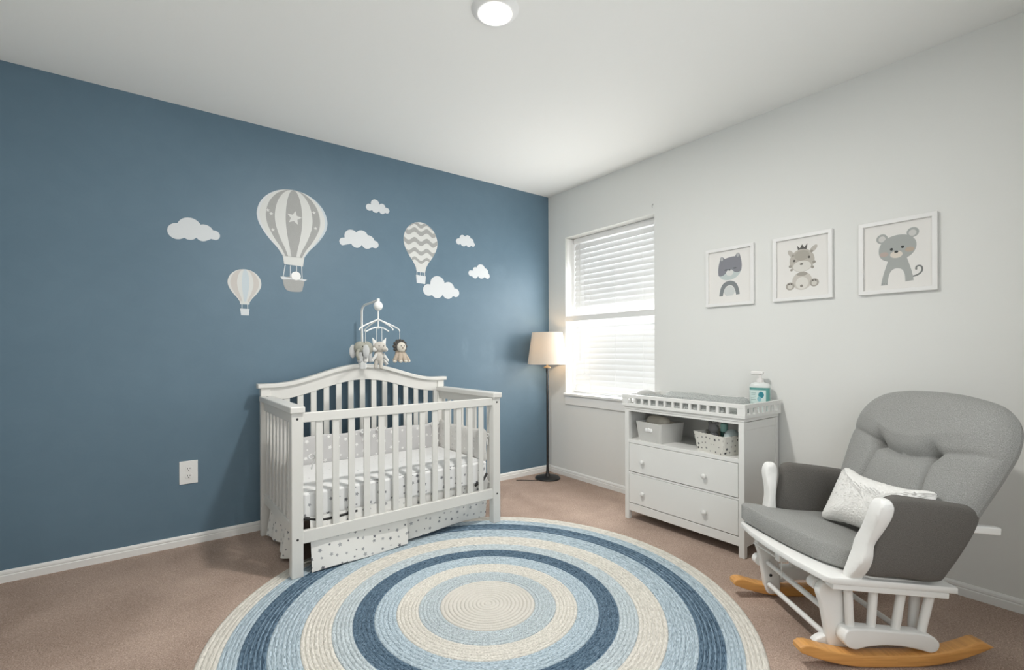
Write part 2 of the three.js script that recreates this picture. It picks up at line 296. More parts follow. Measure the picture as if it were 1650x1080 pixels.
{ // big striped balloon
  const W = 0.219, H = 0.447, b = thing('balloon_decal', 'large hot air balloon decal with grey and white stripes and a star', 'wall decal', [-2.258, 2.222, 0]);
  const cut = [-1, -0.93, -0.76, -0.52, -0.22, 0.25, 0.55, 0.78, 0.925, 1], mats = [vinyl, vWhite, vGrey, vWhite, vGrey, vWhite, vGrey, vWhite, vBlue];
  for (let i = 0; i < 9; i++) part('stripe', film(strip(cut[i], cut[i + 1], W, H)), mats[i], b);
  part('star', film(star(0.005, -0.185, 0.048, -0.15), 0.0006, 0.0014), vWhite, b);
  for (const [x, y] of [[-0.155, -0.16], [-0.135, -0.18], [0.14, -0.235], [-0.125, -0.285], [0.13, -0.13]]) part('star', film(star(x, y, 0.013), 0.0006, 0.0014), vWhite, b);
  part('collar', film([[-0.067, -H + 0.002], [0.067, -H + 0.002], [0.058, -0.505], [-0.058, -0.5]]), vWhite, b);
  for (const [a, c] of [[-0.052, -0.066], [-0.02, -0.021], [0.018, 0.018], [0.05, 0.053]]) part('rope', film([[a - 0.0025, -0.505], [a + 0.0025, -0.505], [c + 0.0025, -0.592], [c - 0.0025, -0.592]]), vinyl, b);
  part('basket', film(smooth([[-0.062, -0.592], [0.062, -0.592], [0.057, -0.65], [0.05, -0.672], [0.01, -0.679], [-0.03, -0.676], [-0.052, -0.662]], 50)), vGrey, b);
  part('basket_rim', [film([[-0.082, -0.584], [-0.06, -0.582], [-0.02, -0.59], [0.03, -0.588], [0.085, -0.592], [0.068, -0.603], [0.02, -0.597], [-0.03, -0.598], [-0.072, -0.603]], 0.0006, 0.0014)], vinyl, b);
  part('passenger', film(Array.from({ length: 28 }, (_, k) => [0.014 + 0.03 * Math.cos(k * Math.PI / 14), -0.572 + 0.029 * Math.sin(k * Math.PI / 14)]), 0.0006, 0.002), pure, b);
}
{ // small striped balloon
  const W = 0.094, H = 0.205, b = thing('balloon_decal', 'smallest hot air balloon decal, pale stripes, low at the left', 'wall decal', [-2.546, 1.665, 0]);
  const cut = [-1, -0.84, -0.45, -0.17, 0.27, 0.52, 0.85, 1], mats = [vWhite, vBeige, vWhite, vBlue, vWhite, vBeige, vWhite];
  for (let i = 0; i < 7; i++) part('stripe', film(strip(cut[i], cut[i + 1], W, H)), mats[i], b);
  part('collar', film([[-0.028, -H + 0.002], [0.028, -H + 0.002], [0.026, -0.222], [-0.026, -0.222]]), vWhite, b);
  for (const x of [-0.016, 0.016]) part('rope', film([[x - 0.002, -0.222], [x + 0.002, -0.222], [x + 0.002, -0.252], [x - 0.002, -0.252]]), vinyl, b);
  part('basket', film([[-0.026, -0.25], [0.026, -0.25], [0.022, -0.291], [-0.021, -0.291]]), vinyl, b);
}
{ // zigzag balloon
  const W = 0.145, H = 0.355, b = thing('balloon_decal', 'hot air balloon decal with wavy zigzag bands at the right', 'wall decal', [-1.329, 2.154, 0]);
  part('envelope', film(strip(-1, 1, W, H)), vWhite, b);
  const column = (x) => { const q = Math.abs(x) / W; let lo = null, hi = null; for (let t = 0; t <= 1.0001; t += 0.01) if (widthAt(Math.min(t, 1)) >= q) { lo ??= t; hi = t; } return lo == null ? null : [-lo * H, -hi * H]; };
  for (const [y0, th] of [[-0.02, 0.03], [-0.078, 0.036], [-0.155, 0.036], [-0.232, 0.032], [-0.3, 0.024]]) {
    const top = [], bot = [];
    for (let i = 0; i <= 60; i++) {
      const x = (i / 30 - 1) * W * 0.99, r = column(x); if (!r) continue;
      const c = y0 + 0.014 * Math.cos((x / 0.105 + 0.5) * 2 * Math.PI);
      const a = Math.min(r[0], c + th / 2), d = Math.max(r[1], c - th / 2); if (a - d > 0.001) { top.push([x, a]); bot.unshift([x, d]); }
    }
    if (top.length > 3) part('zigzag_band', film([...top, ...bot], 0.0006, 0.0014), vGrey, b);
  }
  part('collar', film([[-0.044, -H + 0.002], [0.044, -H + 0.002], [0.036, -0.392], [-0.036, -0.392]]), vWhite, b);
  for (const x of [-0.034, -0.004, 0.016, 0.034]) part('rope', film([[x - 0.002, -0.392], [x + 0.002, -0.392], [x + 0.002, -0.424], [x - 0.002, -0.424]]), vinyl, b);
  part('basket', film([[-0.042, -0.415], [0.042, -0.42], [0.036, -0.482], [-0.036, -0.478]]), vinyl, b);
}
{ // outlet
  const o = thing('wall_outlet', 'white electrical outlet plate low on the blue wall left of the crib', 'outlet', [-2.843, 0.43, 0]);
  part('cover_plate', box(-0.046, 0.046, -0.068, 0.068, 0.0003, 0.006, 0.003), trimWhite, o);
  for (const y of [0.021, -0.021]) {
    const s = part('socket', plate(smooth([[-0.017, -0.006], [-0.012, 0.014], [0.012, 0.014], [0.017, 0.006], [0.017, -0.006], [0.012, -0.014], [-0.012, -0.014]], 32), 0.003, 0.0008), trimWhite, o); s.position.set(0, y, 0.0072);
    part('socket_slot', [box(-0.0075, -0.0045, -0.002, 0.007, 0.0005, 0.0022, 0), box(0.0045, 0.0075, -0.001, 0.006, 0.0005, 0.0022, 0), rod(V(0, -0.008, 0.0005), V(0, -0.008, 0.0022), 0.003, 0.003, 10)], dark, s);
  }
}

// ---------------------------------------------------------------- round braided rug
const RUG = { x: -1.806, z: 1.635, t: 0.008 };
{
  const r = thing('round_rug', 'large round braided rug in cream, pale blue and dark blue rings', 'rug', [RUG.x, 0, RUG.z]);
  // flecked yarn: u runs round the ring, v across its braid rows; line tints the stitch between rows
  const fibre = (seed, c, amp, rows, line) => { const q = rng(seed), row = Array.from({ length: 64 }, () => Array.from({ length: 256 }, () => q() - 0.5 + (q() < 0.16 ? -0.5 : 0))); return pixels(1024, 128, (u, v, x, y) => { const k = amp * row[(y >> 1) % 64][((x >> 2) + (y >> 2) * 37) % 256], e = Math.abs(((v * rows) % 1) - 0.5) > 0.4 ? line : 0; return [c[0] + k + e, c[1] + k + e, c[2] + k + e].map((w) => Math.max(0, Math.min(255, w))); }); };
  const bump = pixels(512, 64, (u, v) => { const g = 128 + 100 * Math.sin(u * 2 * Math.PI * 64 + v * 6.283); return [g, g, g]; }, false); bump.repeat.set(3, 1);
  const mk = (seed, c, amp, rows, line, b = 0.0016) => { const map = fibre(seed, c, amp, rows, line); map.repeat.set(1.5, 1); map.wrapS = THREE.MirroredRepeatWrapping; return std({ map, roughness: 1, ...(b ? { bumpMap: bump, bumpScale: b } : {}) }); };
  const heart = mk(20, [203, 199, 191], 10, 12, -14, 0), cream = mk(21, [211, 207, 198], 34, 6, -10), pale = mk(22, [172, 187, 196], 52, 5, -12), mist = mk(23, [184, 194, 198], 48, 5, -12), deep = mk(24, [82, 104, 122], 60, 5, 34);
  const band = [[0, 0.212, heart], [0.212, 0.306, mist], [0.306, 0.40, cream], [0.40, 0.492, pale], [0.492, 0.578, deep], [0.578, 0.658, mist], [0.658, 0.773, cream], [0.773, 0.887, pale], [0.887, 0.982, deep], [0.982, 1.047, pale], [1.047, 1.12, cream]];
  for (const [a, b, m] of band) {
    const rows = Math.max(1, Math.round((b - a) / 0.017)), pts = [];
    for (let i = 0; i < rows; i++) for (let k = 0; k < 7; k++) { const t = (i + k / 6) / rows, ph = k / 6; pts.push([Math.max(0.0005, a + (b - a) * t), RUG.t - 0.0035 + 0.0042 * Math.sqrt(Math.max(0, 1 - (2 * ph - 1) ** 2))]); }
    if (b > 1.1) { pts.push([b + 0.003, 0.003], [b + 0.002, 0]); }
    const g = lathe(pts.reverse(), 0, 0, 0, 180);
    part('braid_ring', g, m, r);
  }
}

// ---------------------------------------------------------------- crib
const CRIB = { x: -1.822, z: 0.475, turn: THREE.MathUtils.degToRad(1.3) };
const cribPoint = (x, y, z) => V(CRIB.x + x * Math.cos(CRIB.turn) + z * Math.sin(CRIB.turn), y, CRIB.z - x * Math.sin(CRIB.turn) + z * Math.cos(CRIB.turn));
{
  const c = thing('baby_crib', 'white slatted baby crib with an arched back panel against the blue wall', 'crib', [CRIB.x, 0, CRIB.z], CRIB.turn);
  const HX = 0.6475, zb0 = -0.40, zb1 = -0.36, zf0 = 0.327, zf1 = 0.378;
  const arch = (x) => { const u = Math.min(1, Math.abs(x) / 0.58); return 0.5 * (1 + Math.cos(Math.PI * u)); };
  const topY = (x) => 0.916 + 0.112 * arch(x), lowY = (x) => 0.838 + 0.108 * arch(x);
  // back panel posts, arched top panel, cap, slats, lower rail
  for (const s of [-1, 1]) part('back_post', box(s * HX - (s > 0 ? 0.055 : 0), s * HX + (s < 0 ? 0.055 : 0), 0, 0.917, zb0, zb1, 0.004), crib, c);
  const xs = Array.from({ length: 61 }, (_, i) => -HX + 0.05 + (2 * HX - 0.1) * i / 60);
  const panel = plate([...xs.map((x) => [x, lowY(x)]), ...xs.slice().reverse().map((x) => [x, topY(x)])], 0.026, 0.002); panel.translate(0, 0, (zb0 + zb1) / 2); part('arched_panel', panel, crib, c);
  const xc = Array.from({ length: 81 }, (_, i) => -HX - 0.018 + (2 * HX + 0.036) * i / 80);
  const cap = plate([...xc.map((x) => [x, topY(x)]), ...xc.slice().reverse().map((x) => [x, topY(x) + 0.028])], 0.068, 0.006, 3); cap.translate(0, 0, (zb0 + zb1) / 2); part('top_cap', cap, crib, c);
  part('back_rail', box(-HX + 0.04, HX - 0.04, 0.2, 0.262, zb0 + 0.008, zb1 - 0.008), crib, c);
  for (const s of [-1, 1]) part('stile', box(s * 0.578 - 0.016, s * 0.578 + 0.016, 0.25, 0.87, zb0 + 0.01, zb1 - 0.008), crib, c);
  for (let i = 0; i < 13; i++) { const x = (i - 6) * 0.0826; part('back_slat', box(x - 0.0185, x + 0.0185, 0.25, lowY(x) + 0.004, zb0 + 0.013, zb1 - 0.013, 0.003, 1), crib, c); }
  // front posts and front panel (its feet stand on the rug)
  for (const s of [-1, 1]) {
    part('front_post', box(s * HX - (s > 0 ? 0.056 : 0), s * HX + (s < 0 ? 0.056 : 0), RUG.t, 0.836, zf0, zf1, 0.004), crib, c);
    const px = s * (HX - 0.028);
    for (const y of [0.805, 0.2]) part('bolt', rod(V(px + s * 0.0, y, zf1 - 0.002), V(px, y, zf1 + 0.0012), 0.0065, 0.006, 12), darkMetal, c);
  }
  part('front_rail', box(-HX + 0.05, HX - 0.05, 0.784, 0.833, 0.34, 0.366, 0.004), crib, c);
  part('front_rail', box(-HX + 0.05, HX - 0.05, 0.169, 0.234, 0.34, 0.366, 0.004), crib, c);
  for (let i = 0; i < 13; i++) { const x = (i - 6) * 0.0846; part('front_slat', box(x - 0.0175, x + 0.0175, 0.228, 0.788, 0.347, 0.36, 0.003, 1), crib, c); }
  // ends: top cap, lower rail, slats
  for (const s of [-1, 1]) {
    const xo = s * (HX - 0.028);
    part('end_cap', box(xo - 0.036, xo + 0.036, 0.834, 0.868, zb1 - 0.012, zf1 + 0.012, 0.007, 3), crib, c);
    part('end_rail', box(xo - 0.013, xo + 0.013, 0.778, 0.836, zb1 - 0.004, zf0 + 0.004), crib, c);
    part('end_rail', box(xo - 0.013, xo + 0.013, 0.205, 0.262, zb1 - 0.004, zf0 + 0.004), crib, c);
    for (let i = 0; i < 8; i++) { const z = zb1 + (zf0 - zb1) * (i + 0.5) / 8; part('end_slat', box(xo - 0.0065, xo + 0.0065, 0.255, 0.785, z - 0.0185, z + 0.0185, 0.003, 1), crib, c); }
    part('bolt', rod(V(xo, 0.8695, zb1 + 0.045), V(xo, 0.866, zb1 + 0.045), 0.006, 0.006, 12), darkMetal, c);
  }
  part('mattress_support', [box(-0.57, 0.57, 0.262, 0.27, -0.34, 0.28, 0.002), tube([V(-0.575, 0.285, 0.323), V(-0.5, 0.262, 0.327), V(-0.4, 0.262, 0.329), V(-0.3, 0.268, 0.326)], 0.009, 24, 8), tube([V(0.575, 0.33, 0.323), V(0.54, 0.29, 0.326), V(0.48, 0.266, 0.327)], 0.008, 24, 8)], dark, c, 'black metal mattress support');
}
{ // mattress, bumper, skirt
  const m = thing('crib_mattress', 'crib mattress in a white sheet printed with small grey stars', 'mattress', [CRIB.x, 0.272, CRIB.z], CRIB.turn);
  const side = box(-0.578, 0.578, 0, 0.139, -0.335, 0.32, 0.014, 4); part('mattress', side, sheet, m);
  const top = new THREE.PlaneGeometry(1.13, 0.62, 40, 24); top.rotateX(-Math.PI / 2); { const p = top.attributes.position; for (let i = 0; i < p.count; i++) { const x = p.getX(i), z = p.getZ(i); p.setY(i, 0.1405 + 0.0025 * noise.noise(x * 7, z * 11, 2)); } top.computeVertexNormals(); } top.translate(0, 0, -0.01);
  part('sheet_top', metricUV(top), sheetTop, m, 'paler top of the fitted sheet');
  const b = thing('crib_bumper', 'pale grey star-print padded bumper tied around the inside of the crib', 'crib bumper', [CRIB.x, 0.405, CRIB.z], CRIB.turn);
  const puff = (len, h, t, seed, mat, name = 'bumper_panel') => {
    const o = smooth([[-len / 2, 0], [-len / 4, 0], [0, 0], [len / 4, 0], [len / 2, 0], [len / 2 + 0.006, h / 2], [len / 2, h], [len / 4, h - 0.006], [0, h + 0.003], [-len / 4, h - 0.004], [-len / 2, h], [-len / 2 - 0.006, h / 2]], 120);
    return pad(o, [0, h / 2], 12, (r, x, y, s) => s * (t / 2) * Math.pow(Math.max(0, 1 - Math.pow(r, 5)), 0.5) + 0.003 * noise.noise(x * 14 + seed, y * 9, seed));
  };
  const back = part('bumper_panel', [-1, 1].map((s) => { const q = puff(0.575, 0.19, 0.032, 3 + s); q.translate(s * 0.291, 0, -0.325); return q; }), bumperGrey, b);
  for (const s of [-1, 1]) { const g = puff(0.62, 0.205, 0.03, 8 + s); g.rotateY(Math.PI / 2); g.translate(s * 0.585, 0, -0.012); part('bumper_panel', g, bumperPale, b); }
  const bow = (x, y, z, turn) => {
    const g = [ball(0, 0, 0, 0.008, 0.008, 0.007, 10)];
    for (const s of [-1, 1]) { g.push(tube([V(0, 0, 0), V(s * 0.02, 0.014, 0.004), V(s * 0.034, 0.006, 0.006), V(s * 0.022, -0.008, 0.004), V(0, 0, 0)], 0.004, 20, 6)); g.push(tube([V(0, 0, 0), V(s * 0.012, -0.03, 0.006), V(s * 0.02, -0.062, 0.003)], 0.0035, 14, 6)); }
    const q = merge(g); q.rotateY(turn); q.translate(x, y, z); part('tie_bow', q, pure, b);
  };
  bow(-0.52, 0.185, -0.303, 0); bow(-0.01, 0.185, -0.303, 0); bow(0.53, 0.185, -0.303, 0); bow(0.598, 0.17, 0.28, Math.PI / 2); bow(-0.605, 0.16, 0.15, -Math.PI / 2); bow(-0.605, 0.19, -0.25, -Math.PI / 2); bow(-0.52, 0.19, 0.325, 0); bow(0.1, 0.19, -0.3, 0);
  const sk = thing('crib_skirt', 'white star-print dust ruffle hanging below the crib bottom rail', 'crib skirt', [CRIB.x, 0, CRIB.z], CRIB.turn);
  const drape = (x0, x1, y0, y1, zOf, yLow) => {
    const nx = 60, ny = 14, g = new THREE.PlaneGeometry(1, 1, nx, ny), p = g.attributes.position;
    for (let i = 0; i < p.count; i++) { const u = p.getX(i) + 0.5, v = p.getY(i) + 0.5, x = x0 + (x1 - x0) * u, lo = yLow(u), y = lo + (y1 - lo) * v; p.setXYZ(i, x, y, zOf(u, v)); }
    g.computeVertexNormals(); const back = g.clone(), q = back.attributes.position; for (let i = 0; i < q.count; i++) q.setZ(i, q.getZ(i) - 0.003); const ix = back.index.array; for (let i = 0; i < ix.length; i += 3) { const t = ix[i]; ix[i] = ix[i + 1]; ix[i + 1] = t; } back.computeVertexNormals();
    return merge([metricUV(g), metricUV(back)]);
  };
  part('skirt_panel', drape(-0.548, -0.008, 0, 0.285, (u, v) => 0.33 + (1 - v) * (0.03 + 0.012 * Math.sin(u * 5 + 0.5)), (u) => 0.013 + 0.006 * Math.sin(u * 7) + 0.004 * u), dotted, sk);
  part('skirt_panel', drape(-0.03, 0.592, 0, 0.285, (u, v) => 0.312 + (1 - v) * (-0.006 + 0.014 * Math.sin(u * 6)) - 0.02 * u * (1 - v), (u) => 0.02 + 0.03 * Math.max(0, Math.sin(u * 3.1 + 0.2)) * 0.4 + 0.01 * u), dotted, sk);
  const ls = drape(-0.335, 0.318, 0, 0.262, (u, v) => (1 - v) * (0.018 + 0.02 * Math.sin(u * 13) + 0.01 * Math.sin(u * 31)), (u) => 0.02 + 0.01 * Math.sin(u * 9)); ls.rotateY(-Math.PI / 2); ls.translate(-0.592, 0, 0); part('skirt_panel', ls, dotted, sk);
}

// ---------------------------------------------------------------- mobile with three plush animals
{
  const MX = -1.845, zp = 0.13, zh = 0.435;
  const m = thing('crib_mobile', 'white plastic crib mobile with bent arm and round motor above the crib', 'mobile', [MX, 1.0, zp]);
  const plastic = std({ color: new THREE.Color(0.82, 0.83, 0.82), roughness: 0.35 });
  part('clamp', [box(-0.018, 0.024, 0.02, 0.1, -0.012, 0.028, 0.008, 3), box(-0.012, 0.018, 0.052, 0.066, -0.045, 0.0, 0.004)], plastic, m);
  part('support_arm', tube([V(0, 0.05, 0.01), V(0, 0.2, 0.006), V(0, 0.38, 0), V(0, 0.435, 0.006), V(0, 0.458, 0.045), V(0, 0.466, 0.15), V(0, 0.474, zh - zp)], 0.0078, 60, 12), plastic, m);
  part('motor', [ball(0, 0.437, zh - zp, 0.029, 0.031, 0.029), rod(V(0, 0.46, zh - zp), V(0, 0.484, zh - zp), 0.01)], plastic, m);
  part('stem', rod(V(0, 0.29, zh - zp), V(0, 0.42, zh - zp), 0.0045), plastic, m);
  part('hub', [ball(0, 0.35, zh - zp, 0.009, 0.007, 0.009, 12), ball(0, 0.296, zh - zp, 0.01, 0.008, 0.01, 12)], plastic, m);
  const tips = [[-0.135, 0.03], [0.152, -0.01], [0.05, 0.12], [-0.05, -0.11]];
  for (const [dx, dz] of tips) part('hanger_arm', [tube([V(0, 0.35, zh - zp), V(dx * 0.5, 0.322, zh - zp + dz * 0.5), V(dx * 0.95, 0.289, zh - zp + dz * 0.95), V(dx, 0.276, zh - zp + dz)], 0.0045, 24, 8)], plastic, m);
  part('hanger_arm', tube([V(-0.1, 0.268, zh - zp + 0.05), V(-0.04, 0.293, zh - zp + 0.03), V(0.02, 0.297, zh - zp + 0.01), V(0.06, 0.272, zh - zp + 0.03)], 0.0045, 30, 8), plastic, m);
  const cord = (x, y0, y1, z) => part('cord', rod(V(x, y0, z), V(x, y1, z), 0.0018, 0.0018, 6), plastic, m);
  cord(-0.1, 0.195, 0.27, zh - zp + 0.045); cord(0.152, 0.215, 0.28, zh - zp - 0.01); cord(-0.022, 0.21, 0.295, zh - zp + 0.03); cord(0.012, 0.21, 0.295, zh - zp + 0.03);
  const furry = (c) => std({ color: new THREE.Color(...c), roughness: 1, bumpMap: fleece.bumpMap, bumpScale: 0.002 });
  const eG = furry([0.36, 0.36, 0.31]), eP = furry([0.55, 0.56, 0.56]), cr = furry([0.72, 0.68, 0.6]), foxM = furry([0.58, 0.55, 0.5]), wh = furry([0.78, 0.78, 0.76]), br = furry([0.28, 0.23, 0.18]), tan = furry([0.5, 0.42, 0.34]), blk = furry([0.05, 0.05, 0.05]);
  { // elephant, trunk towards the room
    const e = thing('plush_elephant', 'grey plush elephant hanging at the left of the mobile', 'plush toy', [MX - 0.112, 1.072, zh + 0.03]);
    e.scale.setScalar(0.84);
    part('body', [ball(0.03, 0.105, -0.01, 0.05, 0.056, 0.05), ball(-0.005, 0.1, 0.0, 0.05, 0.05, 0.045)], eG, e);
    part('head', [ball(-0.03, 0.115, 0.02, 0.042, 0.045, 0.04), tube([V(-0.05, 0.1, 0.05), V(-0.065, 0.06, 0.065), V(-0.05, 0.025, 0.06)], 0.011, 20, 10)], eG, e);
    for (const [x, z] of [[-0.075, 0.0], [0.005, 0.055]]) part('ear', ball(x, 0.085, z, 0.026, 0.05, 0.014), eP, e);
    for (const [x, z, q] of [[-0.035, 0.03, eP], [0.01, 0.03, wh], [0.055, 0.0, eP], [0.04, -0.04, eP]]) part('leg', [rod(V(x, 0.02, z), V(x * 0.9, 0.08, z), 0.018, 0.02), ball(x, 0.018, z, 0.0185)], q, e);
    for (const [x, z] of [[-0.05, 0.048], [-0.022, 0.06]]) part('eye', ball(x, 0.122, z, 0.004, 0.004, 0.004, 8), blk, e);
  }
  { // fox with pointed ears
    const f = thing('plush_fox', 'white and beige plush fox with pointed ears hanging in the middle of the mobile', 'plush toy', [MX - 0.005, 1.035, zh + 0.03]);
    part('head', [ball(0, 0.135, 0.005, 0.042, 0.036, 0.034), ball(0.02, 0.122, 0.034, 0.02, 0.016, 0.02)], foxM, f);
    for (const s of [-1, 1]) { const g = new THREE.ConeGeometry(0.022, 0.055, 16); g.scale(1, 1, 0.5); g.rotateZ(-s * 0.45); g.translate(s * 0.034, 0.172, 0); part('ear', g, wh, f); part('cheek', ball(s * 0.034, 0.12, 0.008, 0.02, 0.016, 0.018), wh, f); }
    part('body', [ball(-0.004, 0.075, 0, 0.03, 0.045, 0.028)], foxM, f);
    for (const [a, b2] of [[V(-0.015, 0.06, 0), V(-0.028, 0.008, 0.005)], [V(0.005, 0.06, 0.01), V(0.006, 0.005, 0.014)]]) part('leg', [rod(b2, a, 0.011, 0.015), ball(b2.x, b2.y, b2.z, 0.0115)], foxM, f);
    for (const s of [-1, 1]) part('arm', [rod(V(s * 0.05, 0.05, 0.012), V(s * 0.02, 0.09, 0.01), 0.008, 0.012), ball(s * 0.05, 0.05, 0.012, 0.0085)], wh, f);
    part('tail', tube([V(0.015, 0.06, -0.02), V(0.045, 0.045, -0.03), V(0.06, 0.02, -0.02)], 0.011, 16, 10), wh, f);
    for (const s of [-1, 1]) part('eye', ball(s * 0.015, 0.142, 0.036, 0.0035, 0.0035, 0.0035, 8), blk, f);
  }
  { // lion
    const l = thing('plush_lion', 'brown plush lion with dark mane and cream face hanging at the right of the mobile', 'plush toy', [MX + 0.155, 1.065, zh - 0.01]);
    part('mane', [ball(0, 0.105, -0.006, 0.04, 0.042, 0.03), ...Array.from({ length: 9 }, (_, k) => { const a = -0.5 + k * (Math.PI + 1) / 8; return ball(0.04 * Math.cos(a), 0.11 + 0.04 * Math.sin(a), -0.004, 0.012, 0.012, 0.012, 10); })], furry([0.09, 0.085, 0.08]), l);
    part('face', [ball(0.0, 0.105, 0.02, 0.03, 0.034, 0.022)], cr, l);
    part('body', [ball(0, 0.06, 0, 0.035, 0.045, 0.03)], br, l);
    for (const [x, z] of [[-0.045, 0.02], [-0.018, 0.04], [0.015, 0.04], [0.05, 0.01]]) part('leg', [rod(V(x, 0.022, z), V(x * 0.4, 0.06, z * 0.4), 0.014, 0.018), ball(x, 0.02, z, 0.0155)], tan, l);
    for (const [x, z] of [[-0.05, 0.026], [-0.018, 0.05], [0.016, 0.05], [0.054, 0.014]]) part('paw', ball(x, 0.012, z, 0.012, 0.01, 0.012, 12), cr, l);
    for (const s of [-1, 1]) part('eye', ball(s * 0.011, 0.113, 0.04, 0.0035, 0.0035, 0.0035, 8), blk, l);
    part('nose', ball(0, 0.1, 0.042, 0.005, 0.004, 0.003, 8), br, l);
  }
}

// ---------------------------------------------------------------- floor lamp in the corner
{
  const L = thing('floor_lamp', 'black floor lamp with a glowing white tapered shade in the room corner', 'floor lamp', [-0.192, 0, 0.197]);
  part('base', lathe([[0.0001, 0.026], [0.03, 0.025], [0.075, 0.021], [0.105, 0.016], [0.113, 0.01], [0.113, 0.002], [0.108, 0], [0.0001, 0]].reverse()), dark, L);
  part('pole', lathe([[0.026, 0.024], [0.022, 0.034], [0.015, 0.05], [0.012, 0.08], [0.0098, 0.14], [0.0095, 0.6], [0.0088, 0.93], [0.012, 0.96], [0.009, 0.99], [0.009, 1.08], [0.0001, 1.08]], 0, 0, 0, 24), dark, L);
  part('collar', lathe([[0.0001, 0.985], [0.03, 0.985], [0.034, 0.992], [0.028, 1.0], [0.012, 1.006], [0.008, 1.02]], 0, 0, 0, 28), std({ color: new THREE.Color(0.4, 0.31, 0.2), roughness: 0.45 }), L, 'tan wooden collar below the shade');
  const sh = [[0.1335, 1.306], [0.1745, 1.022], [0.1765, 1.022], [0.1355, 1.306], [0.1335, 1.306]];
  part('lamp_shade', lathe(sh, 0, 0, 0, 64), phys({ color: new THREE.Color(0.74, 0.69, 0.62), roughness: 0.9, transmission: 0.4, thickness: 0 }), L);
  part('shade_spider', [0, 1, 2].map((k) => rod(V(0, 1.255, 0), V(0.139 * Math.cos(k * 2.094), 1.262, 0.139 * Math.sin(k * 2.094)), 0.002, 0.002, 6)), darkMetal, L);
  part('bulb', [ball(0, 1.165, 0, 0.028, 0.032, 0.028), ], std({ color: 0xffffff, emissive: new THREE.Color(1, 0.72, 0.42), emissiveIntensity: 3 }), L);
  part('bulb_holder', rod(V(0, 1.075, 0), V(0, 1.135, 0), 0.014), dark, L);
  part('power_cord', tube([V(-0.1, 0.006, 0.02), V(-0.16, 0.004, -0.02), V(-0.22, 0.004, -0.075), V(-0.27, 0.004, -0.11)], 0.003, 24, 6), dark, L);
  const p = new THREE.PointLight(new THREE.Color(1, 0.66, 0.36), FLOOR_LAMP_POWER, 0, 2); p.position.set(-0.192, 1.165, 0.197); p.castShadow = true; p.name = 'floor_lamp_light'; scene.add(p);
}

